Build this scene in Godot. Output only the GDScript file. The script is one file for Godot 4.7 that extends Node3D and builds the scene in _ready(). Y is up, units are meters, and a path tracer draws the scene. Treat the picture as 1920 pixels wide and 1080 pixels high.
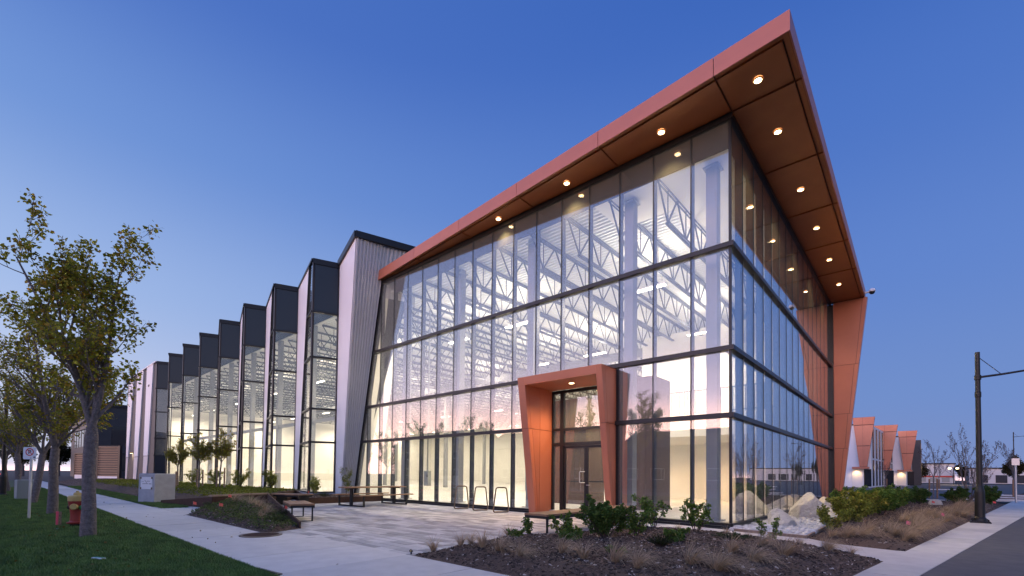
extends Node3D

# ---------------------------------------------------------------- mesh builder
class MB:
	var v := PackedVector3Array()
	var n := PackedVector3Array()
	var c := PackedColorArray()
	var col := Color(1, 1, 1)
	var xf := Transform3D()
	var use_col := false

	func tri(a: Vector3, b: Vector3, d: Vector3) -> void:   # counter-clockwise seen from outside
		var A := xf * a
		var B := xf * b
		var D := xf * d
		var nn := (B - A).cross(D - A)
		if nn.length_squared() < 1e-16:
			return
		nn = nn.normalized()
		v.append(A); v.append(D); v.append(B)
		n.append(nn); n.append(nn); n.append(nn)
		if use_col:
			c.append(col); c.append(col); c.append(col)

	func tri_n(a: Vector3, b: Vector3, d: Vector3, na: Vector3, nb: Vector3, nd: Vector3) -> void:
		v.append(xf * a); v.append(xf * d); v.append(xf * b)
		n.append((xf.basis * na).normalized()); n.append((xf.basis * nd).normalized()); n.append((xf.basis * nb).normalized())
		if use_col:
			c.append(col); c.append(col); c.append(col)

	func quad(a: Vector3, b: Vector3, d: Vector3, e: Vector3) -> void:
		tri(a, b, d)
		tri(a, d, e)

	func quad_n(a: Vector3, b: Vector3, d: Vector3, e: Vector3, na: Vector3, nb: Vector3, nd: Vector3, ne: Vector3) -> void:
		tri_n(a, b, d, na, nb, nd)
		tri_n(a, d, e, na, nd, ne)

	func bx(lo: Vector3, hi: Vector3) -> void:
		var p := [Vector3(lo.x, lo.y, lo.z), Vector3(hi.x, lo.y, lo.z), Vector3(hi.x, lo.y, hi.z), Vector3(lo.x, lo.y, hi.z),
			Vector3(lo.x, hi.y, lo.z), Vector3(hi.x, hi.y, lo.z), Vector3(hi.x, hi.y, hi.z), Vector3(lo.x, hi.y, hi.z)]
		hexa(p)

	func hexa(p: Array) -> void:   # 0-3 bottom ring, 4-7 top ring (order -x-z, +x-z, +x+z, -x+z)
		quad(p[0], p[1], p[2], p[3])
		quad(p[4], p[7], p[6], p[5])
		quad(p[3], p[2], p[6], p[7])
		quad(p[1], p[0], p[4], p[5])
		quad(p[2], p[1], p[5], p[6])
		quad(p[0], p[3], p[7], p[4])

	func bevel_box(lo: Vector3, hi: Vector3, b: float) -> void:   # box with chamfered top edges
		var t := hi.y - b
		var q := [Vector3(lo.x, lo.y, lo.z), Vector3(hi.x, lo.y, lo.z), Vector3(hi.x, lo.y, hi.z), Vector3(lo.x, lo.y, hi.z)]
		var m := [Vector3(lo.x, t, lo.z), Vector3(hi.x, t, lo.z), Vector3(hi.x, t, hi.z), Vector3(lo.x, t, hi.z)]
		var u := [Vector3(lo.x + b, hi.y, lo.z + b), Vector3(hi.x - b, hi.y, lo.z + b), Vector3(hi.x - b, hi.y, hi.z - b), Vector3(lo.x + b, hi.y, hi.z - b)]
		for i in 4:
			var j := (i + 1) % 4
			quad(q[j], q[i], m[i], m[j])
			quad(m[j], m[i], u[i], u[j])
		quad(u[0], u[3], u[2], u[1])

	func bar(a: Vector3, b: Vector3, w: float, h: float, up := Vector3.UP) -> void:   # w across, h along up
		var d := (b - a).normalized()
		var s := d.cross(up)
		if s.length() < 1e-4:
			s = d.cross(Vector3.RIGHT)
		s = s.normalized() * w * 0.5
		var u := s.cross(d).normalized() * h * 0.5
		hexa([a - s - u, b - s - u, b + s - u, a + s - u, a - s + u, b - s + u, b + s + u, a + s + u])

	func tube(pts: Array, rad: Array, sides := 8, cap := true) -> void:
		var rings := []
		var prev := Vector3.ZERO
		for i in pts.size():
			var d: Vector3 = (pts[mini(i + 1, pts.size() - 1)] - pts[maxi(i - 1, 0)]).normalized()
			var s: Vector3 = prev - d * prev.dot(d)
			if s.length() < 1e-3:
				s = d.cross(Vector3.UP if absf(d.y) < 0.9 else Vector3.RIGHT)
			s = s.normalized()
			prev = s
			var u := d.cross(s)
			var ring := []
			for k in sides:
				var a := TAU * k / sides
				ring.append(s * cos(a) + u * sin(a))
			rings.append(ring)
		for i in pts.size() - 1:
			for k in sides:
				var j := (k + 1) % sides
				quad_n(pts[i] + rings[i][k] * rad[i], pts[i] + rings[i][j] * rad[i], pts[i + 1] + rings[i + 1][j] * rad[i + 1], pts[i + 1] + rings[i + 1][k] * rad[i + 1],
					rings[i][k], rings[i][j], rings[i + 1][j], rings[i + 1][k])
		if cap:
			var e := pts.size() - 1
			for k in range(1, sides - 1):
				tri(pts[0] + rings[0][0] * rad[0], pts[0] + rings[0][k + 1] * rad[0], pts[0] + rings[0][k] * rad[0])
				tri(pts[e] + rings[e][0] * rad[e], pts[e] + rings[e][k] * rad[e], pts[e] + rings[e][k + 1] * rad[e])

	func lathe(prof: Array, sides := 20, at := Vector3.ZERO) -> void:   # prof: Vector2(radius, y) from bottom to top
		for i in prof.size() - 1:
			var a: Vector2 = prof[i]
			var b: Vector2 = prof[i + 1]
			var sl := Vector2(b.y - a.y, a.x - b.x)
			if sl.length() < 1e-6:
				continue
			sl = sl.normalized()
			for k in sides:
				var t0 := TAU * k / sides
				var t1 := TAU * (k + 1) / sides
				var d0 := Vector3(cos(t0), 0, -sin(t0))
				var d1 := Vector3(cos(t1), 0, -sin(t1))
				var n0 := d0 * sl.x + Vector3.UP * sl.y
				var n1 := d1 * sl.x + Vector3.UP * sl.y
				quad_n(at + d0 * a.x + Vector3.UP * a.y, at + d1 * a.x + Vector3.UP * a.y, at + d1 * b.x + Vector3.UP * b.y, at + d0 * b.x + Vector3.UP * b.y, n0, n1, n1, n0)

	func prism(poly: Array, off: Vector3) -> void:   # planar polygon (convex, ccw seen from the side off points to), extruded back by -off
		var m := poly.size()
		for i in range(1, m - 1):
			tri(poly[0], poly[i], poly[i + 1])
			tri(poly[0] - off, poly[i + 1] - off, poly[i] - off)
		for i in m:
			var j := (i + 1) % m
			quad(poly[j], poly[i], poly[i] - off, poly[j] - off)

	func mesh() -> ArrayMesh:
		var a := []
		a.resize(Mesh.ARRAY_MAX)
		a[Mesh.ARRAY_VERTEX] = v
		a[Mesh.ARRAY_NORMAL] = n
		if use_col:
			a[Mesh.ARRAY_COLOR] = c
		var am := ArrayMesh.new()
		if v.size() > 0:
			am.add_surface_from_arrays(Mesh.PRIMITIVE_TRIANGLES, a)
		return am

# ---------------------------------------------------------------- naming helpers
var counts := {}
var M := {}
var rng := RandomNumberGenerator.new()

func numbered(parent: Node, called: String) -> String:
	var key := str(parent.get_instance_id()) + called
	var k: int = counts.get(key, 0)
	counts[key] = k + 1
	return called if k == 0 else "%s_%03d" % [called, k]

func part(called: String, shape, mat: Material, parent: Node = self, at := Transform3D()) -> MeshInstance3D:
	var o := MeshInstance3D.new()
	o.mesh = shape.mesh() if shape is MB else shape
	if called.ends_with("panel") or called.ends_with("border") or called.begins_with("fin_"):   # sheets from different batches
		if mat == M.copper:
			mat = M.coppers[rng.randi() % 3]
		elif mat == M.shaded_soffit:
			mat = M.shaded_soffits[rng.randi() % 3]
	o.material_override = mat
	o.name = numbered(parent, called)
	o.transform = at
	parent.add_child(o, true)
	return o

func tag(o: Node, label: String, category: String, group := "") -> void:
	o.set_meta("label", label)
	o.set_meta("category", category)
	if group != "":
		o.set_meta("group", group)

func kind(o: Node, k: String) -> Node:
	o.set_meta("kind", k)
	return o

func thing(called: String, label: String, category: String, at := Vector3.ZERO, turn := 0.0, group := "") -> Node3D:
	var o := Node3D.new()
	o.name = numbered(self, called)
	o.position = at
	o.rotation.y = turn
	add_child(o, true)
	tag(o, label, category, group)
	return o

func copy_thing(src: Node3D, called: String, label: String, at: Vector3, turn := 0.0, sc := 1.0) -> Node3D:
	var o: Node3D = src.duplicate()
	o.name = numbered(self, called)
	add_child(o, true)
	o.position = at
	o.rotation = Vector3(0, turn, 0)
	o.scale = Vector3.ONE * sc
	o.set_meta("label", label)
	return o

func group_node(called: String, parent: Node) -> Node3D:
	var o := Node3D.new()
	o.name = numbered(parent, called)
	parent.add_child(o, true)
	return o

# ---------------------------------------------------------------- materials
func lin(r: float, g: float, b: float) -> Color:
	return Color(r, g, b).linear_to_srgb()

func mat(color: Color, rough := 0.8, metal := 0.0, spec := 0.5) -> StandardMaterial3D:
	var m := StandardMaterial3D.new()
	m.albedo_color = color
	m.roughness = rough
	m.metallic = metal
	m.metallic_specular = spec
	return m

func noise_img(seed_: int, size: int, freq: float, oct: int, type := FastNoiseLite.TYPE_SIMPLEX_SMOOTH) -> Image:
	var f := FastNoiseLite.new()
	f.seed = seed_
	f.noise_type = type
	f.frequency = freq
	f.fractal_octaves = oct
	return f.get_seamless_image(size, size)

func speckle_tex(seed_: int, dark: Color, light: Color, f1: float, f2: float, fine_amount: float, size := 512) -> ImageTexture:
	# coarse patches times fine grain, between two linear colours
	var a := noise_img(seed_, size, f1, 4)
	var b := noise_img(seed_ + 7, size, f2, 2)
	var img := Image.create(size, size, true, Image.FORMAT_RGB8)
	for y in size:
		for x in size:
			var t := clampf(a.get_pixel(x, y).r * (1.0 - fine_amount) + b.get_pixel(x, y).r * fine_amount, 0, 1)
			img.set_pixel(x, y, dark.lerp(light, t).linear_to_srgb())
	img.generate_mipmaps()
	return ImageTexture.create_from_image(img)

func streak_tex(seed_: int, dark: Color, light: Color, size := 256) -> ImageTexture:   # grain that runs along the texture's u
	var a := noise_img(seed_, size, 0.03, 4)
	var img := Image.create(size, size, true, Image.FORMAT_RGB8)
	for y in size:
		for x in size:
			var t := a.get_pixel(int(x * 0.125) % size, (y * 3) % size).r
			t = clampf((t - 0.5) * 1.6 + 0.5, 0, 1)
			img.set_pixel(x, y, dark.lerp(light, t).linear_to_srgb())
	img.generate_mipmaps()
	return ImageTexture.create_from_image(img)

func tri_mat(tex: Texture2D, scale: float, rough := 0.85, metal := 0.0, world := true, bump: Texture2D = null, bump_cm := 0.5) -> StandardMaterial3D:
	var m := mat(Color.WHITE, rough, metal)
	m.albedo_texture = tex
	m.uv1_triplanar = true
	m.uv1_world_triplanar = world
	m.uv1_scale = Vector3.ONE * scale
	if bump:
		m.heightmap_enabled = true
		m.heightmap_texture = bump
		m.heightmap_scale = bump_cm
	return m

func make_materials() -> void:
	M.slab = []
	for k in 4:
		var s: float = [0.9, 0.98, 1.03, 1.08][k]
		M.slab.append(tri_mat(speckle_tex(11 + 40 * k, Color(0.52, 0.487, 0.44) * s, Color(0.66, 0.622, 0.565) * s, 0.012, 0.2, 0.35), 0.4, 0.85))
	M.concrete = M.slab[1]
	M.concrete_joint = mat(lin(0.16, 0.15, 0.15), 0.9)
	M.paver = []
	for k in 5:
		var s: float = [0.33, 0.41, 0.48, 0.54, 0.6][k]
		M.paver.append(tri_mat(speckle_tex(21 + k, Color(s * 0.84, s * 0.8, s * 0.74), Color(s * 1.14, s * 1.08, s * 1.0), 0.02, 0.25, 0.5, 256), 1.1, 0.8))
	M.asphalt = tri_mat(speckle_tex(31, Color(0.065, 0.062, 0.062), Color(0.135, 0.13, 0.127), 0.01, 0.35, 0.6), 0.5, 0.9)
	M.soil = tri_mat(speckle_tex(41, Color(0.05, 0.03, 0.02), Color(0.17, 0.11, 0.075), 0.03, 0.22, 0.7), 0.9, 0.95, 0.0, true, ImageTexture.create_from_image(noise_img(43, 512, 0.08, 4)), 2.5)
	M.turf = tri_mat(speckle_tex(51, Color(0.025, 0.05, 0.012), Color(0.05, 0.09, 0.02), 0.015, 0.2, 0.6), 0.5, 0.95)
	M.far_ground = tri_mat(speckle_tex(52, Color(0.03, 0.03, 0.024), Color(0.07, 0.065, 0.05), 0.02, 0.2, 0.5, 256), 0.05, 0.95)
	M.blade = mat(lin(0.12, 0.2, 0.04), 0.7)
	M.blade.backlight_enabled = true
	M.blade.backlight = lin(0.04, 0.09, 0.015)
	M.blade.vertex_color_use_as_albedo = true
	M.coppers = []
	M.shaded_soffits = []
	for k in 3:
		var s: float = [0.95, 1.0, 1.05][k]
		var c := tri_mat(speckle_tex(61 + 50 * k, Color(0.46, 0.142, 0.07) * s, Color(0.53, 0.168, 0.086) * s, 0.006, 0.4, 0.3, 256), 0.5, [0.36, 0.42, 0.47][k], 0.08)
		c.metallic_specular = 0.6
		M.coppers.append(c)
		M.shaded_soffits.append(tri_mat(speckle_tex(67 + 50 * k, Color(0.3, 0.095, 0.028) * s, Color(0.36, 0.118, 0.036) * s, 0.006, 0.4, 0.3, 256), 0.5, [0.36, 0.42, 0.48][k], 0.25))  # fascia copper again, with the underside shade darkened into its colour
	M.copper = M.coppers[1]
	M.shaded_soffit = M.shaded_soffits[1]
	M.core_brown = tri_mat(speckle_tex(68, Color(0.07, 0.036, 0.02), Color(0.11, 0.058, 0.032), 0.03, 0.3, 0.4, 256), 0.6, 0.6)  # brown of the added dark boxes in the lobby
	M.joint = mat(lin(0.012, 0.01, 0.009), 0.8)
	M.frame = mat(lin(0.014, 0.014, 0.016), 0.4, 0.2)
	M.spandrel = mat(lin(0.02, 0.026, 0.036), 0.22, 0.0)
	M.charcoal = tri_mat(speckle_tex(62, Color(0.03, 0.031, 0.035), Color(0.045, 0.046, 0.05), 0.01, 0.3, 0.3, 256), 0.3, 0.55)
	M.white_metal = tri_mat(speckle_tex(63, Color(0.76, 0.755, 0.75), Color(0.83, 0.82, 0.815), 0.006, 0.2, 0.25, 256), 0.25, 0.42)
	M.grey_metal = tri_mat(speckle_tex(64, Color(0.52, 0.52, 0.53), Color(0.62, 0.62, 0.63), 0.006, 0.2, 0.25, 256), 0.25, 0.4, 0.1)
	M.glass = mat(Color(0.9, 0.97, 0.95, 0.02), 0.0)
	M.glass.transparency = BaseMaterial3D.TRANSPARENCY_ALPHA
	M.glass.metallic_specular = 0.5
	M.drywall = tri_mat(speckle_tex(65, Color(0.72, 0.7, 0.65), Color(0.78, 0.76, 0.71), 0.008, 0.2, 0.2, 256), 0.2, 0.9)
	M.deck = mat(lin(0.74, 0.74, 0.73), 0.6)
	M.steel_white = mat(lin(0.24, 0.245, 0.255), 0.55)
	M.joist = mat(lin(0.07, 0.075, 0.085), 0.6)
	M.floor_in = tri_mat(speckle_tex(66, Color(0.46, 0.45, 0.43), Color(0.58, 0.565, 0.535), 0.01, 0.2, 0.25), 0.15, 0.35)
	M.railing = mat(lin(0.04, 0.04, 0.04), 0.5, 0.3)
	M.lamp_bar = mat(Color.WHITE, 0.5)
	M.lamp_bar.emission_enabled = true
	M.lamp_bar.emission = Color(1.0, 0.95, 0.85)
	M.lamp_bar.emission_energy_multiplier = 9.0
	M.lamp_warm = mat(Color.WHITE, 0.5)
	M.lamp_warm.emission_enabled = true
	M.lamp_warm.emission = Color(1.0, 0.86, 0.62)
	M.lamp_warm.emission_energy_multiplier = 14.0
	M.wood = tri_mat(streak_tex(71, Color(0.17, 0.085, 0.04), Color(0.36, 0.2, 0.1)), 1.0, 0.6, 0.0, false)
	M.wood_grey = tri_mat(streak_tex(72, Color(0.2, 0.13, 0.085), Color(0.36, 0.24, 0.15)), 0.8, 0.75, 0.0, false)
	M.black_steel = mat(lin(0.014, 0.014, 0.015), 0.42, 0.3)
	M.brown_steel = mat(lin(0.2, 0.14, 0.09), 0.4, 0.5)
	M.corten = tri_mat(speckle_tex(73, Color(0.035, 0.017, 0.011), Color(0.095, 0.042, 0.022), 0.02, 0.2, 0.4, 256), 1.0, 0.8, 0.2)
	M.bark = tri_mat(speckle_tex(74, Color(0.03, 0.024, 0.022), Color(0.33, 0.27, 0.25), 0.03, 0.15, 0.5, 256), 1.6, 0.95, 0.0, false, ImageTexture.create_from_image(noise_img(75, 256, 0.06, 4)), 2.0)
	M.twig = mat(lin(0.05, 0.038, 0.03), 0.9)
	M.leaf = mat(Color.WHITE, 0.75, 0.0, 0.25)
	M.leaf.vertex_color_use_as_albedo = true
	M.leaf.backlight_enabled = true
	M.leaf.backlight = lin(0.5, 0.5, 0.2)
	M.straw = mat(Color.WHITE, 0.8)
	M.straw.vertex_color_use_as_albedo = true
	M.straw.backlight_enabled = true
	M.straw.backlight = lin(0.3, 0.3, 0.3)
	M.chip = mat(Color.WHITE, 0.95)
	M.chip.vertex_color_use_as_albedo = true
	M.rock = tri_mat(speckle_tex(76, Color(0.36, 0.33, 0.28), Color(0.66, 0.62, 0.54), 0.025, 0.2, 0.45), 0.9, 0.9, 0.0, true, ImageTexture.create_from_image(noise_img(77, 512, 0.05, 5)), 1.5)
	M.cobble = []
	for k in 3:
		var s: float = [0.5, 0.6, 0.7][k]
		M.cobble.append(tri_mat(speckle_tex(78 + k, Color(s * 0.8, s * 0.77, s * 0.7), Color(s * 1.08, s * 1.05, s), 0.03, 0.2, 0.4, 256), 2.5, 0.8))
	M.precast = tri_mat(speckle_tex(82, Color(0.3, 0.3, 0.31), Color(0.46, 0.46, 0.47), 0.015, 0.15, 0.35, 256), 0.9, 0.9)
	M.flag_red = mat(lin(0.75, 0.04, 0.015), 0.6)
	M.flag_pink = mat(lin(0.85, 0.12, 0.22), 0.6)
	for f in [M.flag_red, M.flag_pink]:
		f.backlight_enabled = true
		f.backlight = lin(0.4, 0.2, 0.2)
	M.stem_wire = mat(lin(0.3, 0.3, 0.3), 0.4, 0.5)
	M.hydrant_red = tri_mat(speckle_tex(83, Color(0.24, 0.022, 0.014), Color(0.33, 0.036, 0.022), 0.02, 0.25, 0.4, 256), 1.5, 0.5)
	M.hydrant_yellow = mat(lin(0.55, 0.38, 0.12), 0.5)
	M.galv = mat(lin(0.5, 0.51, 0.52), 0.4, 0.7)
	M.sign_white = mat(lin(0.75, 0.75, 0.75), 0.5)
	M.sign_red = mat(lin(0.6, 0.03, 0.02), 0.5)
	M.print_black = mat(lin(0.02, 0.02, 0.02), 0.6)
	M.cabinet = mat(lin(0.3, 0.31, 0.28), 0.7)
	M.brick_dark = tri_mat(speckle_tex(84, Color(0.05, 0.032, 0.024), Color(0.1, 0.064, 0.046), 0.03, 0.2, 0.4, 256), 0.6, 0.9)
	M.roof_dark = mat(lin(0.035, 0.035, 0.04), 0.9)
	M.window_dark = mat(lin(0.012, 0.016, 0.022), 0.12)
	M.offwhite = mat(lin(0.55, 0.54, 0.52), 0.7)
	M.trim_red = mat(lin(0.5, 0.05, 0.03), 0.6)
	M.cone_orange = mat(lin(0.8, 0.13, 0.02), 0.5)
	M.ext_red = mat(lin(0.5, 0.02, 0.015), 0.35)
	M.road_line = mat(lin(0.6, 0.6, 0.58), 0.8)

# ---------------------------------------------------------------- sky
const GLOW := Vector3(-0.22, 0, 0.975)

func sky_table(rows: Array, e: float) -> Vector3:
	for i in range(rows.size() - 1):
		if e <= rows[i + 1][0]:
			var t: float = smoothstep(0.0, 1.0, (e - rows[i][0]) / (rows[i + 1][0] - rows[i][0])) * 0.4 + 0.6 * (e - rows[i][0]) / (rows[i + 1][0] - rows[i][0])
			return (rows[i][1] as Vector3).lerp(rows[i + 1][1], t)
	return rows[rows.size() - 1][1]

func make_sky() -> PanoramaSkyMaterial:
	# dusk air: blue above, a pale band on the sunset side (behind the camera's left shoulder), violet-blue opposite
	var far_side := [[0.0, Vector3(0.21, 0.28, 0.54)], [8.0, Vector3(0.165, 0.275, 0.6)], [20.0, Vector3(0.12, 0.235, 0.61)], [33.0, Vector3(0.075, 0.18, 0.56)], [46.0, Vector3(0.042, 0.13, 0.49)], [90.0, Vector3(0.06, 0.15, 0.46)]]
	var side := [[0.0, Vector3(0.72, 0.7, 0.86)], [5.0, Vector3(0.62, 0.68, 0.87)], [17.0, Vector3(0.37, 0.51, 0.82)], [30.0, Vector3(0.17, 0.31, 0.69)], [42.0, Vector3(0.08, 0.18, 0.56)], [90.0, Vector3(0.06, 0.15, 0.46)]]
	var glow := [[0.0, Vector3(12.0, 7.0, 5.4)], [5.0, Vector3(10.0, 6.0, 5.0)], [10.0, Vector3(3.4, 2.7, 3.5)], [16.0, Vector3(1.3, 1.4, 2.4)], [24.0, Vector3(0.75, 1.0, 2.1)], [34.0, Vector3(0.5, 0.8, 1.95)], [48.0, Vector3(0.3, 0.52, 1.3)], [64.0, Vector3(0.19, 0.32, 0.8)], [90.0, Vector3(0.06, 0.15, 0.46)]]
	var w := 512
	var h := 256
	var img := Image.create(w, h, false, Image.FORMAT_RGBF)
	for y in h:
		var el := 90.0 - 180.0 * (y + 0.5) / h
		for x in w:
			var az := ((x + 0.5) / w - 0.25) * TAU
			var d := Vector3(cos(az), 0, sin(az))
			var delta := rad_to_deg(acos(clampf(d.dot(GLOW.normalized()), -1, 1)))
			var e := maxf(el, 0.0)
			var c: Vector3
			if delta < 76.0:
				c = sky_table(glow, e).lerp(sky_table(side, e), smoothstep(0.0, 76.0, delta))
			else:
				c = sky_table(side, e).lerp(sky_table(far_side, e), pow(clampf((delta - 76.0) / 84.0, 0, 1), 0.85))
			img.set_pixel(x, y, Color(c.x, c.y, c.z))
	var m := PanoramaSkyMaterial.new()
	m.panorama = ImageTexture.create_from_image(img)
	return m

func _ready() -> void:
	rng.seed = 20240
	# ---- camera (level-ish architectural lens, shifted up)
	var cam := Camera3D.new()
	cam.name = "camera"
	cam.transform = Transform3D(Basis(Vector3(0.74792746, 0.01088357, -0.66369124), Vector3(0.00994603, 0.99956957, 0.02759987), Vector3(0.66370595, -0.02724379, 0.74749728)).orthonormalized(), Vector3(3.6505, 1.3, 12.5185))
	cam.projection = Camera3D.PROJECTION_FRUSTUM
	cam.near = 0.1
	cam.far = 3000.0
	cam.size = 0.1 * 1080.0 / 866.1
	cam.frustum_offset = Vector2(-1.0 / 1080.0, 327.0 / 1080.0) * cam.size
	add_child(cam)
	cam.current = true
	# ---- sky, exposure
	var env := Environment.new()
	env.background_mode = Environment.BG_SKY
	env.sky = Sky.new()
	env.sky.sky_material = make_sky()
	env.background_energy_multiplier = 1.0
	env.tonemap_mode = Environment.TONE_MAPPER_LINEAR
	env.tonemap_exposure = 1.0
	env.sdfgi_enabled = true
	env.ssao_enabled = true
	env.ssil_enabled = true
	var we := WorldEnvironment.new()
	we.name = "world"
	we.environment = env
	add_child(we)
	# the sun is down: the afterglow in the sky is the only daylight
	make_materials()
	build_ground()
	build_main_hall()
	build_portal()
	build_wing()
	build_interior()
	build_far_buildings()
	build_street_furniture()
	build_trees()
	build_beds()
	build_flags()

# ---------------------------------------------------------------- ground
func walk_left_x(z: float) -> float:   # left edge of the right-hand sidewalk
	return 3.62 - 0.1417 * z

func walk_right_x(z: float) -> float:
	return 4.3 - 0.168 * z

func seg_dist(p: Vector2, a: Vector2, b: Vector2) -> float:
	var t := clampf((p - a).dot(b - a) / (b - a).length_squared(), 0, 1)
	return p.distance_to(a + (b - a) * t)

func poly_dist(p: Vector2, poly: PackedVector2Array) -> float:   # positive inside
	var d := 1e9
	for i in poly.size():
		d = minf(d, seg_dist(p, poly[i], poly[(i + 1) % poly.size()]))
	return d if Geometry2D.is_point_in_polygon(p, poly) else -d

func slab(poly: PackedVector2Array, y0: float, y1: float, mb: MB) -> void:   # any simple polygon in x,z
	var t := Geometry2D.triangulate_polygon(poly)
	var flip := Geometry2D.is_polygon_clockwise(poly)
	for i in range(0, t.size(), 3):
		var a := Vector3(poly[t[i]].x, y1, poly[t[i]].y)
		var b := Vector3(poly[t[i + 1]].x, y1, poly[t[i + 1]].y)
		var c := Vector3(poly[t[i + 2]].x, y1, poly[t[i + 2]].y)
		if (b - a).cross(c - a).y < 0:
			mb.tri(a, c, b)
		else:
			mb.tri(a, b, c)
	for i in poly.size():
		var p := poly[i]
		var q := poly[(i + 1) % poly.size()]
		var A := Vector3(p.x, y0, p.y)
		var B := Vector3(q.x, y0, q.y)
		var C := Vector3(q.x, y1, q.y)
		var D := Vector3(p.x, y1, p.y)
		if flip:
			mb.quad(A, B, C, D)
		else:
			mb.quad(B, A, D, C)

func inset(poly: PackedVector2Array, d: float) -> PackedVector2Array:
	var r := Geometry2D.offset_polygon(poly, -d)
	return r[0] if r.size() > 0 else PackedVector2Array()

const PLAZA := [Vector2(-7.2, 8.45), Vector2(-2.3, 8.0), Vector2(-2.35, 5.0), Vector2(-2.0, 2.0), Vector2(-1.6, 0.9), Vector2(-1.6, 0.06), Vector2(-15.6, 0.06), Vector2(-15.55, 3.75), Vector2(-19.4, 2.7), Vector2(-15.7, 5.26), Vector2(-7.3, 7.65)]

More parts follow.
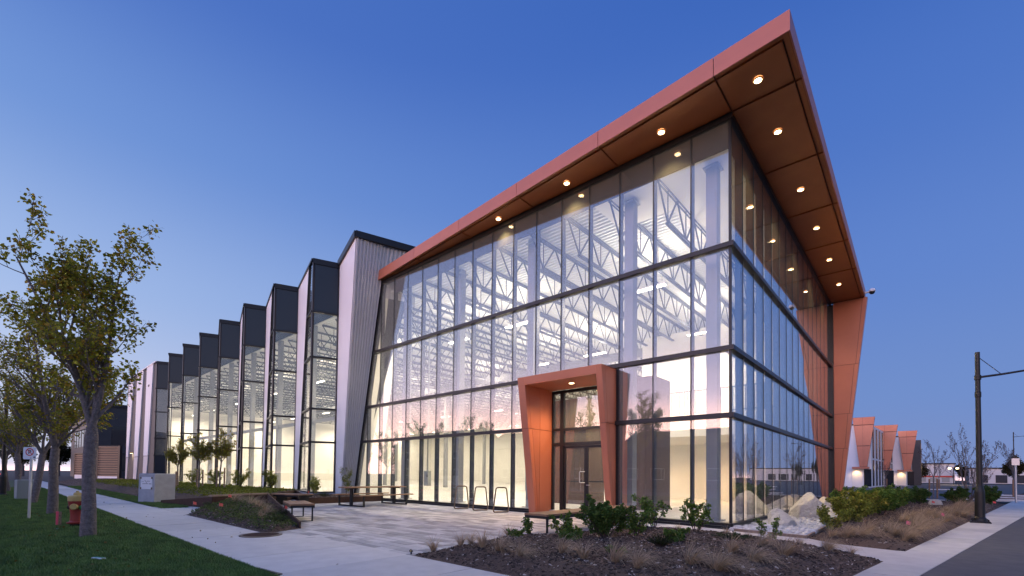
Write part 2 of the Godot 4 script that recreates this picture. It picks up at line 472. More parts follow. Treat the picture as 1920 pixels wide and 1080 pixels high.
func build_ground() -> void:
	var g := MB.new()
	g.quad(Vector3(-1500, -0.2, 1500), Vector3(1500, -0.2, 1500), Vector3(1500, -0.2, -1500), Vector3(-1500, -0.2, -1500))
	kind(part("ground", g, M.far_ground), "structure")
	# road on the right and in front, one asphalt sheet
	var road := MB.new()
	slab(PackedVector2Array([Vector2(walk_right_x(-75), -75), Vector2(40, -75), Vector2(40, 24), Vector2(-120, 24), Vector2(-120, 15.2), Vector2(0.9, 15.2), Vector2(walk_right_x(14.2), 14.2)]), -0.18, -0.01, road)
	kind(part("road", road, M.asphalt), "structure")
	var lot := MB.new()
	slab(PackedVector2Array([Vector2(-60, -46.5), Vector2(-2.6, -46.5), Vector2(-2.6, -24), Vector2(1.2, -24), Vector2(4.6, -24.5), Vector2(7.0, -30), Vector2(14.0, -75.2), Vector2(60, -75.2), Vector2(60, -180), Vector2(-60, -180)]), -0.18, -0.02, lot)
	kind(part("parking_lot", lot, M.asphalt), "structure")
	# left sidewalk: concrete slabs with tooled joints
	var walk := MB.new()
	slab(PackedVector2Array([Vector2(-75, 8.62), Vector2(1.9, 8.02), Vector2(1.7, 10.12), Vector2(-75, 9.9)]), -0.16, -0.012, walk)
	var w := kind(part("sidewalk", walk, M.concrete_joint), "structure") as Node3D
	var x := 1.95
	var k := 0
	while x > -74.0:
		var x1 := x - 1.5
		var zr0 := 8.62 if x < -6.9 else (8.46 if x < -6.2 else 8.04)
		var zr1 := 8.62 if x1 < -6.9 else (8.46 if x1 < -6.2 else 8.04)
		if x > -6.0 and x1 < -6.0:
			zr1 = 8.46
		var b := MB.new()
		var j := 0.006
		slab(PackedVector2Array([Vector2(x1 + j, zr1), Vector2(x - j, zr0), Vector2(x - j, 10.16 if x > -12 else 10.05), Vector2(x1 + j, 10.16 if x > -12 else 10.05)]), -0.15, -0.004 + rng.randf() * 0.004, b)
		part("slab", b, M.slab[rng.randi() % 4], w)
		x = x1
		k += 1
	# stub of paving between the sidewalk and the raised bed
	var st := MB.new()
	slab(PackedVector2Array([Vector2(-17.2, 8.6), Vector2(-13.0, 8.62), Vector2(-15.2, 7.1), Vector2(-17.0, 6.7)]), -0.15, -0.002, st)
	kind(part("path_stub", st, M.concrete), "structure")
	# right sidewalk
	var rw := MB.new()
	slab(PackedVector2Array([Vector2(walk_left_x(13.9), 13.9), Vector2(walk_right_x(13.9), 13.9), Vector2(walk_right_x(-70), -70), Vector2(walk_left_x(-70), -70)]), -0.17, -0.012, rw)
	var rs := kind(part("sidewalk", rw, M.concrete_joint), "structure") as Node3D
	var z := 13.85
	while z > -70.0:
		var z1 := z - 1.05
		var b := MB.new()
		slab(PackedVector2Array([Vector2(walk_left_x(z), z - 0.006), Vector2(walk_right_x(z), z - 0.006), Vector2(walk_right_x(z1), z1 + 0.006), Vector2(walk_left_x(z1), z1 + 0.006)]), -0.15, -0.004 + rng.randf() * 0.004, b)
		part("slab", b, M.slab[rng.randi() % 4], rs)
		z = z1
	# plaza pavers
	var pl := PackedVector2Array(PLAZA)
	var base := MB.new()
	slab(pl, -0.16, -0.022, base)
	var plaza := kind(part("plaza", base, M.concrete_joint), "structure") as Node3D
	var strip := PackedVector2Array([Vector2(-1.6, 0.06), Vector2(3.2, 0.9), Vector2(walk_left_x(1.55), 1.55), Vector2(walk_left_x(3.3), 3.3), Vector2(1.8, 2.8), Vector2(0.6, 2.5), Vector2(-1.6, 3.2)])
	var cells := []
	var row := 0
	var pz := 0.06
	while pz < 8.6:
		var dep := 0.23
		var px := -19.6 + fposmod(row * 0.29, 0.5)
		while px < 0.0:
			var len_: float = [0.34, 0.46, 0.46, 0.6][rng.randi() % 4]
			cells.append([px, pz, len_, dep])
			px += len_
		pz += dep
		row += 1
	cells.sort_custom(func(a, b): return Vector2(a[0] - 3.65, a[1] - 12.5).length() < Vector2(b[0] - 3.65, b[1] - 12.5).length())
	var rest := [MB.new(), MB.new(), MB.new(), MB.new(), MB.new()]
	var made := 0
	for cpt in cells:
		var r := PackedVector2Array([Vector2(cpt[0] + 0.008, cpt[1] + 0.008), Vector2(cpt[0] + cpt[2] - 0.008, cpt[1] + 0.008), Vector2(cpt[0] + cpt[2] - 0.008, cpt[1] + cpt[3] - 0.008), Vector2(cpt[0] + 0.008, cpt[1] + cpt[3] - 0.008)])
		var got := Geometry2D.intersect_polygons(r, pl)
		if got.size() == 0:
			continue
		var tone := rng.randi() % 5
		var top := -0.003 + rng.randf_range(-0.003, 0.002)
		if made < 300:
			var b := MB.new()
			if got[0].size() == 4 and absf(got[0][0].distance_to(got[0][2]) - r[0].distance_to(r[2])) < 0.001:
				b.bevel_box(Vector3(r[0].x, -0.06, r[0].y), Vector3(r[2].x, top, r[2].y), 0.006)
			else:
				slab(got[0], -0.06, top, b)
			part("paver", b, M.paver[tone], plaza)
			made += 1
		else:
			slab(got[0], -0.06, top, rest[tone])
	for t in 5:
		kind(part("far_pavers", rest[t], M.paver[t], plaza), "stuff")
	# concrete walk along the corner of the building
	var sb := MB.new()
	slab(strip, -0.15, -0.004, sb)
	kind(part("path", sb, M.concrete), "structure")
	# manhole frame and cover at the tip of the left bed
	var mh := thing("manhole_cover", "round rusty manhole cover in the sidewalk at the tip of the left planting bed", "manhole cover", Vector3(-6.62, 0.0, 8.78))
	var ring := MB.new()
	ring.lathe([Vector2(0.4, -0.05), Vector2(0.4, 0.012), Vector2(0.34, 0.012), Vector2(0.34, 0.004)], 28)
	part("frame", ring, M.brown_steel, mh)
	var lid := MB.new()
	lid.lathe([Vector2(0.335, -0.05), Vector2(0.335, 0.01), Vector2(0.0, 0.01)], 28)
	for a in range(-4, 5):
		for bq in range(-4, 5):
			if Vector2(a, bq).length() < 4.2:
				lid.bx(Vector3(a * 0.07 - 0.022, 0.009, bq * 0.07 - 0.022), Vector3(a * 0.07 + 0.022, 0.015, bq * 0.07 + 0.022))
	part("lid", lid, M.corten, mh)
	# lawn on the left
	var lawn := MB.new()
	var nz := FastNoiseLite.new()
	nz.seed = 5
	nz.frequency = 0.35
	var xs := []
	var q := -1.6
	while q > -20.0:
		xs.append(q)
		q -= 0.3
	while q > -75:
		xs.append(q)
		q -= 1.5
	var zs := []
	for i in 19:
		zs.append(10.06 + i * 0.29)
	var hh := func(xx: float, zz: float) -> float:
		return lawn_height(xx, zz, nz)
	for i in xs.size() - 1:
		for jx in zs.size() - 1:
			var x0: float = xs[i + 1]
			var x1: float = xs[i]
			var z0: float = zs[jx]
			var z1: float = zs[jx + 1]
			var a := Vector3(x0, hh.call(x0, z1), z1)
			var b := Vector3(x1, hh.call(x1, z1), z1)
			var c := Vector3(x1, hh.call(x1, z0), z0)
			var d := Vector3(x0, hh.call(x0, z0), z0)
			lawn.quad(a, b, c, d)
	kind(part("lawn", lawn, M.turf), "structure")
	# grass blades
	var tuft := MB.new()
	tuft.use_col = true
	for i in 7:
		var ang := rng.randf() * TAU
		var base_p := Vector3(rng.randf_range(-0.03, 0.03), -0.005, rng.randf_range(-0.03, 0.03))
		var lean := Vector3(cos(ang), 0, sin(ang)) * rng.randf_range(0.008, 0.03)
		var hgt := rng.randf_range(0.03, 0.055)
		var side := Vector3(-sin(ang), 0, cos(ang)) * 0.0028
		var s := rng.randf_range(0.75, 1.3)
		tuft.col = Color(s * rng.randf_range(0.8, 1.25), s, s)
		var m := base_p + lean * 0.4 + Vector3.UP * hgt * 0.6
		var t := base_p + lean + Vector3.UP * hgt
		tuft.quad(base_p - side, base_p + side, m + side * 0.8, m - side * 0.8)
		tuft.tri(m - side * 0.8, m + side * 0.8, t)
	var mm := MultiMesh.new()
	mm.transform_format = MultiMesh.TRANSFORM_3D
	mm.use_colors = true
	mm.mesh = tuft.mesh()
	var tr := []
	for i in 150000:
		var u := rng.randf()
		var gx := -1.7 - 40.0 * pow(u, 1.9)
		var gz := rng.randf_range(10.1, 15.1)
		if gx > lawn_edge(gz):
			continue
		tr.append(Vector3(gx, lawn_height(gx, gz, nz), gz))
	for i in 14000:   # narrow lawn strip on the far side of the sidewalk
		var gx := rng.randf_range(-46.0, -16.2)
		tr.append(Vector3(gx, 0.0, rng.randf_range(7.75, 8.55)))
	mm.instance_count = tr.size()
	for i in tr.size():
		var sc := rng.randf_range(0.8, 1.35) * (1.0 + 0.02 * absf(tr[i].x))
		mm.set_instance_transform(i, Transform3D(Basis(Vector3.UP, rng.randf() * TAU).scaled(Vector3(sc, sc, sc)), tr[i]))
		var tone := 0.75 + 0.5 * nz.get_noise_2d(tr[i].x * 3.0, tr[i].z * 7.0) + rng.randf_range(0.0, 0.3)
		mm.set_instance_color(i, Color(tone, tone, tone * 0.9))
	var gi := MultiMeshInstance3D.new()
	gi.multimesh = mm
	gi.material_override = M.blade
	gi.name = "grass"
	add_child(gi)
	kind(gi, "stuff")
	# a few fallen leaves on the lawn and the sidewalk
	var fl := MB.new()
	fl.use_col = true
	for i in 420:
		var gx := -2.0 - 22.0 * rng.randf()
		var gz := rng.randf_range(8.7, 13.5)
		var y := 0.004 if gz < 10.1 else lawn_height(gx, gz, nz) + 0.045
		if gz < 10.1 and rng.randf() < 0.7:
			continue
		var dry := rng.randf_range(0.5, 1.3)
		leaf_at(fl, Vector3(gx, y, gz), rng.randf_range(0.03, 0.06), Color(0.2 * dry, 0.12 * dry, 0.04 * dry), rng)
	kind(part("fallen_leaves", fl, M.leaf), "stuff")
	var drain := thing("storm_drain", "dark storm drain grate at the lawn's tip by the bottom edge", "drain", Vector3(-2.75, 0.0, 10.25), 0.1)
	var df := MB.new()
	for r in [[-0.3, -0.2, 0.3, -0.16], [-0.3, 0.16, 0.3, 0.2], [-0.3, -0.16, -0.26, 0.16], [0.26, -0.16, 0.3, 0.16]]:
		df.bx(Vector3(r[0], -0.05, r[1]), Vector3(r[2], 0.012, r[3]))
	part("frame", df, M.black_steel, drain)
	for bar_no in 8:
		var gb := MB.new()
		gb.bx(Vector3(-0.25 + bar_no * 0.065, -0.04, -0.16), Vector3(-0.215 + bar_no * 0.065, 0.008, 0.16))
		part("bar", gb, M.black_steel, drain)
	var ls := MB.new()
	slab(PackedVector2Array([Vector2(-46, 8.6), Vector2(-16.0, 8.6), Vector2(-18, 7.75), Vector2(-46, 7.75)]), -0.15, -0.008, ls)
	kind(part("lawn_strip", ls, M.turf), "structure")

func lawn_edge(z: float) -> float:
	return -1.75 - maxf(0.0, z - 10.1) * 0.25

func lawn_height(x: float, z: float, nz: FastNoiseLite) -> float:
	var e := clampf(minf(z - 10.08, 15.2 - z) / 0.5, 0, 1)
	var ex := clampf((lawn_edge(z) - x) / 0.4, 0, 1)
	return -0.06 + 0.06 * minf(e * 4.0, 1.0) * minf(ex * 3.0, 1.0) + (0.05 * e + 0.035 * nz.get_noise_2d(x, z * 1.3) * e) * ex

# ---------------------------------------------------------------- main hall
const T := [0.12, 2.9, 4.635, 7.33, 10.66]     # sill, three transoms, head
const SOFFIT := 10.76
var hall: Node3D
var pane_cache := {}

func joint_x(y: float) -> float:   # slanted left edge of the big glass wall
	return -18.44 + (y - 0.18) * 0.2123

func pane_mesh(w: float, h: float, bow: float, seg := 6) -> ArrayMesh:   # sealed unit: two panes with an air gap, slightly bowed
	var key := "%.3f %.3f %.4f" % [w, h, bow]
	if pane_cache.has(key):
		return pane_cache[key]
	var mb := MB.new()
	for layer in 4:
		var z0: float = [0.0, -0.006, -0.022, -0.028][layer]
		var b := bow if layer < 2 else -bow
		for i in seg:
			for j in seg:
				var q := []
				var nn := []
				for o in [[0, 0], [1, 0], [1, 1], [0, 1]]:
					var u: float = float(i + o[0]) / seg
					var v: float = float(j + o[1]) / seg
					q.append(Vector3((u - 0.5) * w, (v - 0.5) * h, z0 + b * sin(PI * u) * sin(PI * v)))
					nn.append(Vector3(-b * PI / w * cos(PI * u) * sin(PI * v), -b * PI / h * sin(PI * u) * cos(PI * v), 1).normalized())
				mb.quad_n(q[0], q[1], q[2], q[3], nn[0], nn[1], nn[2], nn[3])
	var m := mb.mesh()
	pane_cache[key] = m
	return m

func flat_pane(poly: Array) -> MB:   # planar polygon, ccw from outside
	var mb := MB.new()
	var nn: Vector3 = (poly[1] - poly[0]).cross(poly[2] - poly[0]).normalized()
	for z0 in [0.0, -0.006, -0.022, -0.028]:
		for i in range(1, poly.size() - 1):
			mb.tri(poly[0] + nn * z0, poly[i] + nn * z0, poly[i + 1] + nn * z0)
	return mb

func build_main_hall() -> void:
	hall = thing("commercial_building", "long glass-fronted building with copper-edged flat canopy and sawtooth white and glass wing", "building")
	# ---- left (entrance) facade, plane z = 0
	var xm := [0.0]
	for k in 17:
		xm.append(-1.03 - 1.085 * k)
	for r in 4:
		for k in xm.size() - 1:
			var xr: float = xm[k]
			var xl: float = xm[k + 1]
			if r < 2 and k >= 3 and k <= 5:
				continue     # entrance portal
			var y0: float = T[r] + 0.03
			var y1: float = T[r + 1] - 0.03
			var lim := maxf(joint_x(y0), joint_x(y1)) + 0.12
			if r < 2 and k == 2:
				xl = -3.26
			if r < 2 and k == 6:
				xr = -6.52
			if xr - 0.02 < joint_x(y0) + 0.12:
				continue
			if xl > lim:
				var bow := rng.randf_range(0.0004, 0.0013)
				bow = snappedf(bow, 0.0004) * (1.0 if rng.randf() < 0.8 else -1.0)
				part("pane", pane_mesh(xr - xl - 0.016, y1 - y0, bow), M.glass, hall, Transform3D(Basis(), Vector3((xr + xl) * 0.5, (y0 + y1) * 0.5, 0.0)))
			else:
				var rect := PackedVector2Array([Vector2(xl + 0.01, y0), Vector2(xr - 0.01, y0), Vector2(xr - 0.01, y1), Vector2(xl + 0.01, y1)])
				var keep := PackedVector2Array([Vector2(joint_x(y0) + 0.12, y0), Vector2(20, y0), Vector2(20, y1), Vector2(joint_x(y1) + 0.12, y1)])
				var got := Geometry2D.intersect_polygons(rect, keep)
				if got.size() > 0 and got[0].size() > 2:
					var pp := []
					for v in got[0]:
						pp.append(Vector3(v.x, v.y, 0))
					if (pp[1] - pp[0]).cross(pp[2] - pp[0]).z < 0:
						pp.reverse()
					part("pane", flat_pane(pp), M.glass, hall)
	for k in range(1, xm.size() - 1):
		var xx: float = xm[k]
		var lo := 0.1
		if xx < -15.9:      # cut by the slanted edge
			var top := 0.18 + (xx - 0.1 + 18.44) / 0.2123
			if top > 0.5:
				var b := MB.new()
				b.bx(Vector3(xx - 0.03, 0.1, -0.2), Vector3(xx + 0.03, minf(top, T[4]), -0.032))
				b.bx(Vector3(xx - 0.011, 0.1, -0.03), Vector3(xx + 0.011, minf(top, T[4]), 0.006))
				part("mullion", b, M.frame, hall)
			continue
		if xx < -3.2 and xx > -6.6:
			lo = T[2] - 0.02
		var b := MB.new()
		b.bx(Vector3(xx - 0.03, lo, -0.2), Vector3(xx + 0.03, T[4], -0.032))
		b.bx(Vector3(xx - 0.011, lo, -0.03), Vector3(xx + 0.011, T[4], 0.006))
		part("mullion", b, M.frame, hall)
	for xx in [-3.245, -6.54]:    # posts either side of the portal
		var b := MB.new()
		b.bx(Vector3(xx - 0.035, 0.1, -0.2), Vector3(xx + 0.035, T[2] - 0.08, 0.012))
		part("mullion", b, M.frame, hall)
	for r in range(1, 4):
		var y: float = T[r]
		var spans := [[joint_x(y) + 0.05, 0.0]]
		if r == 1:
			spans = [[joint_x(y) + 0.05, -6.5], [-3.28, 0.0]]
		for s in spans:
			var b := MB.new()
			b.bx(Vector3(s[0], y - 0.052, -0.19), Vector3(s[1], y + 0.052, -0.034))
			b.bx(Vector3(s[0], y - 0.06, -0.033), Vector3(s[1] + (0.085 if s[1] > -0.1 else 0.0), y + 0.06, 0.085))
			part("transom", b, M.frame, hall)
	for s in [[-16.4, -6.52], [-3.26, 0.0]]:
		var b := MB.new()
		b.bx(Vector3(s[0] if s[0] > -10 else -18.3, 0.0, -0.2), Vector3(s[1], 0.13, 0.05))
		b.bx(Vector3(s[0] if s[0] > -10 else -18.3, -0.02, 0.05), Vector3(s[1], 0.06, 0.13))
		part("sill", b, M.frame, hall)
	var hd := MB.new()
	hd.bx(Vector3(-16.2, T[4] - 0.03, -0.2), Vector3(0.05, SOFFIT + 0.02, 0.05))
	part("head_frame", hd, M.frame, hall)
	# black shadow boxes behind the top of the glass
	for k in xm.size() - 2:
		var sb := MB.new()
		if xm[k + 1] < -16.0:
			continue
		sb.bx(Vector3(xm[k + 1] + 0.032, 9.93, -0.09), Vector3(xm[k] - 0.032, T[4] - 0.035, -0.06))
		part("shadow_box", sb, M.joint, hall)
	for k in 16:
		var sb := MB.new()
		sb.bx(Vector3(-0.09, 9.93, -1.085 * (k + 1) + 0.032), Vector3(-0.06, T[4] - 0.035, -1.085 * k - 0.032 - (0.03 if k == 0 else 0.0)))
		part("shadow_box", sb, M.joint, hall)
	# slanted frame against the ribbed fin
	var fr := MB.new()
	fr.prism([Vector3(joint_x(0.0), 0, 0.03), Vector3(joint_x(0.0) + 0.14, 0, 0.03), Vector3(joint_x(10.75) + 0.14, 10.75, 0.03), Vector3(joint_x(10.75), 10.75, 0.03)], Vector3(0, 0, 0.22))
	part("edge_frame", fr, M.frame, hall)
	# ---- right facade, plane x = 0, glass faces +x
	var turn := Basis(Vector3.UP, PI / 2)
	for r in 4:
		for k in 16:
			var z0 := -1.085 * k
			var z1 := -1.085 * (k + 1)
			var y0: float = T[r] + 0.03
			var y1: float = T[r + 1] - 0.03
			var bow := snappedf(rng.randf_range(0.0003, 0.0009), 0.0003) * (1.0 if rng.randf() < 0.8 else -1.0)
			part("pane", pane_mesh(1.085 - 0.016, y1 - y0, bow), M.glass, hall, Transform3D(turn, Vector3(0, (y0 + y1) * 0.5, (z0 + z1) * 0.5)))
	for k in range(1, 17):
		var zz := -1.085 * k
		var wd := 0.05 if k == 16 else 0.0
		var b := MB.new()
		b.bx(Vector3(-0.2, 0.1, zz - 0.03 - wd), Vector3(-0.032, T[4], zz + 0.03 + wd))
		b.bx(Vector3(-0.03, 0.1, zz - 0.011 - wd), Vector3(0.006 + wd * 2.4, T[4], zz + 0.011 + wd))
		part("mullion", b, M.frame, hall)
	for r in range(1, 4):
		var y: float = T[r]
		var b := MB.new()
		b.bx(Vector3(-0.19, y - 0.052, -17.36), Vector3(-0.034, y + 0.052, -0.0))
		b.bx(Vector3(-0.033, y - 0.06, -17.36), Vector3(0.085, y + 0.06, -0.002))
		part("transom", b, M.frame, hall)
	var sl := MB.new()
	sl.bx(Vector3(-0.2, -0.04, -17.4), Vector3(0.05, 0.13, 0.048))
	sl.bx(Vector3(0.05, -0.05, -17.4), Vector3(0.13, 0.06, 0.128))
	part("sill", sl, M.frame, hall)
	var hr := MB.new()
	hr.bx(Vector3(-0.2, T[4] - 0.03, -17.4), Vector3(0.052, SOFFIT + 0.018, -0.2))
	part("head_frame", hr, M.frame, hall)
	var cm := MB.new()
	cm.bx(Vector3(-0.05, 0.1, -0.05), Vector3(0.012, T[4], 0.012))
	part("corner_mullion", cm, M.frame, hall)
	build_canopy()
	build_end_fin()

func build_canopy() -> void:
	# roof plate that overhangs the glass; wider at the corner, narrow at the left end
	var y0 := SOFFIT
	var y1 := SOFFIT + 0.45
	var A := Vector2(-16.3, 0.24)
	var B := Vector2(1.65, 1.6)
	var C := Vector2(1.5, -17.75)
	var core := MB.new()
	slab(PackedVector2Array([Vector2(-16.25, 0.2), Vector2(1.6, 1.54), Vector2(1.45, -17.6), Vector2(-16.25, -17.6)]), y0 + 0.02, y1 - 0.012, core)
	var canopy := part("canopy", core, M.joint, hall)
	# soffit panels: front strip, right strip, narrow border
	var bd := 0.17
	var front := func(x: float) -> float: return A.y + (B.y - A.y) * (x - A.x) / (B.x - A.x)
	var side := func(z: float) -> float: return B.x + (C.x - B.x) * (z - B.y) / (C.y - B.y)
	var seams := [0.05, -3.23, -6.56, -9.75, -12.95, -16.3]
	var g := 0.011
	for i in 5:
		var xr: float = seams[i] - g
		var xl: float = seams[i + 1] + g
		var b := MB.new()
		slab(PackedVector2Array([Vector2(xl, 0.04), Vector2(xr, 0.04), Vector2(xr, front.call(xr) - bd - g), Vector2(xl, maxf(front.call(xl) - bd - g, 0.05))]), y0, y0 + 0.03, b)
		part("soffit_panel", b, M.shaded_soffit, canopy)
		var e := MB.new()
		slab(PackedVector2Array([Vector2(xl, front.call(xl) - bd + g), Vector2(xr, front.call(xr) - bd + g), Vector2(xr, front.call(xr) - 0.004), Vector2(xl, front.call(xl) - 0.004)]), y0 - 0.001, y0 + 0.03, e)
		part("soffit_border", e, M.shaded_soffit, canopy)
	var c0 := MB.new()
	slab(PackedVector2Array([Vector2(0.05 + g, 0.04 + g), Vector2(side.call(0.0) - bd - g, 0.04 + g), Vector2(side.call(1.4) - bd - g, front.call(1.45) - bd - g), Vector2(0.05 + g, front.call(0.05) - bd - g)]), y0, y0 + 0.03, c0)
	part("soffit_panel", c0, M.shaded_soffit, canopy)
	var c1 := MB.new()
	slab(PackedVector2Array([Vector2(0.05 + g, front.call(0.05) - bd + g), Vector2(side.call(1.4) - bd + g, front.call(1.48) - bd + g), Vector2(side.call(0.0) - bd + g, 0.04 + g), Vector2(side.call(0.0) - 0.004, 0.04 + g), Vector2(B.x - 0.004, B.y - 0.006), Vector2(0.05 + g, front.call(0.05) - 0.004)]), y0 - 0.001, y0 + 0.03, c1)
	part("soffit_border", c1, M.shaded_soffit, canopy)
	var zs := [0.04, -3.25, -6.5, -9.75, -13.0, -17.35]
	for i in 5:
		var za: float = zs[i] - g
		var zb: float = zs[i + 1] + g
		var b := MB.new()
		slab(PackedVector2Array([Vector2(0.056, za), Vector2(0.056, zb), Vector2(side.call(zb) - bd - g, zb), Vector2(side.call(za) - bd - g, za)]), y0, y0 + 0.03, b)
		part("soffit_panel", b, M.shaded_soffit, canopy)
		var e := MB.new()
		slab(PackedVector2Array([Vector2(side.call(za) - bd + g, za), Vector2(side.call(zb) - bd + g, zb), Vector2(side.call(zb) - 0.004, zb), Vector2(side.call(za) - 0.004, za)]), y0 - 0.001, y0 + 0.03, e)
		part("soffit_border", e, M.shaded_soffit, canopy)
	# fascia panels
	for i in 6:
		var xr: float = B.x if i == 0 else seams[i - 1] - 0.008
		var xl: float = (seams[i] if i < 6 else -16.3) + 0.008
		if i == 5:
			xl = A.x
		var b := MB.new()
		b.prism([Vector3(xl, y0 - 0.002, front.call(xl)), Vector3(xr, y0 - 0.002, front.call(xr)), Vector3(xr, y1, front.call(xr)), Vector3(xl, y1, front.call(xl))], Vector3(0, 0, 0.03))
		part("fascia_panel", b, M.copper, canopy)
	for i in 6:
		var za: float = B.y - 0.035 if i == 0 else zs[i - 1] - 0.008
		var zb: float = (zs[i] + 0.008) if i < 5 else C.y
		var b := MB.new()
		b.prism([Vector3(side.call(za), y0 - 0.002, za), Vector3(side.call(zb), y0 - 0.002, zb), Vector3(side.call(zb), y1, zb), Vector3(side.call(za), y1, za)], Vector3(0.03, 0, 0))
		part("fascia_panel", b, M.copper, canopy)
	var le := MB.new()
	le.bx(Vector3(A.x - 0.004, y0 - 0.002, -0.3), Vector3(A.x + 0.026, y1, A.y - 0.034))
	part("fascia_panel", le, M.copper, canopy)
	# recessed downlights
	var spots := [[0.81, 0.66], [0.78, -1.5], [0.75, -4.85], [0.74, -7.95], [0.72, -11.3], [0.69, -14.65], [-1.63, 0.56], [-4.88, 0.42], [-7.99, 0.34]]
	for s in spots:
		downlight(canopy, Vector3(s[0], y0, s[1]), 0.085, 11.0, 52.0)

func downlight(parent: Node3D, at: Vector3, r: float, energy: float, angle: float) -> void:
	var tr := MB.new()
	tr.lathe([Vector2(r + 0.018, 0.02), Vector2(r + 0.018, -0.006), Vector2(r, -0.006), Vector2(r, 0.0)], 18)
	var o := part("downlight", tr, M.frame, parent, Transform3D(Basis(), at))
	var le := MB.new()
	le.lathe([Vector2(0.0, -0.004), Vector2(r, -0.004), Vector2(r, 0.0)], 18)
	part("lens", le, M.lamp_warm, o)
	var l := SpotLight3D.new()
	l.name = "downlight_beam"
	l.light_color = Color(1.0, 0.82, 0.58)
	l.light_energy = energy
	l.spot_angle = angle
	l.spot_angle_attenuation = 0.8
	l.spot_range = 40.0
	l.spot_attenuation = 2.0
	l.light_size = r
	l.shadow_enabled = true
	o.add_child(l, true)
	l.position = Vector3(0, -0.03, 0)
	l.rotation.x = -PI / 2

func build_end_fin() -> void:
	# tapered copper blade at the far end of the right facade, square to the glass
	var zf := -17.38
	var xb0 := 0.13
	var xb1 := 0.41
	var xt1 := 1.6
	var yt := SOFFIT
	var edge := func(y: float) -> float: return xb1 + (xt1 - xb1) * y / yt
	var core := MB.new()
	core.prism([Vector3(xb0 + 0.01, 0, zf - 0.012), Vector3(xb1 - 0.02, 0, zf - 0.012), Vector3(xt1 - 0.02, yt, zf - 0.012), Vector3(xb0 + 0.01, yt, zf - 0.012)], Vector3(0, 0, 0.3))
	var fin := part("end_fin", core, M.joint, hall)
	var ys := [0.02, T[1], T[2] + 0.1, T[3], yt]
	for i in 4:
		var a: float = ys[i] + 0.008
		var b: float = ys[i + 1] - 0.008
		var ea: float = edge.call(a)
		var eb: float = edge.call(b)
		var p := MB.new()
		p.prism([Vector3(xb0, a, zf), Vector3(ea - 0.14 - 0.007, a, zf), Vector3(eb - 0.2 - 0.007, b, zf), Vector3(xb0, b, zf)], Vector3(0, 0, 0.02))
		part("fin_panel", p, M.copper, fin)
		var q := MB.new()
		q.prism([Vector3(ea - 0.14 + 0.007, a, zf), Vector3(ea, a, zf), Vector3(eb, b, zf), Vector3(eb - 0.2 + 0.007, b, zf)], Vector3(0, 0, 0.32))
		part("fin_edge", q, M.copper, fin)
	# dome camera on the canopy's right end
	var cam := thing("security_camera", "small white dome security camera on the far right end of the copper canopy", "camera", Vector3(1.5, SOFFIT + 0.2, -17.3))
	var arm := MB.new()
	arm.tube([Vector3(0, 0, 0), Vector3(0.2, 0, 0)], [0.05, 0.05], 10)
	part("arm", arm, M.white_metal, cam)
	var body := MB.new()
	body.lathe([Vector2(0.0, -0.02), Vector2(0.14, -0.02), Vector2(0.15, 0.04), Vector2(0.1, 0.13), Vector2(0.0, 0.16)], 16, Vector3(0.3, 0, 0))
	part("housing", body, M.white_metal, cam)
	var dome := MB.new()
	dome.lathe([Vector2(0.0, -0.15), Vector2(0.07, -0.14), Vector2(0.12, -0.08), Vector2(0.13, -0.02)], 16, Vector3(0.3, 0, 0))
	part("dome", dome, M.window_dark, cam)

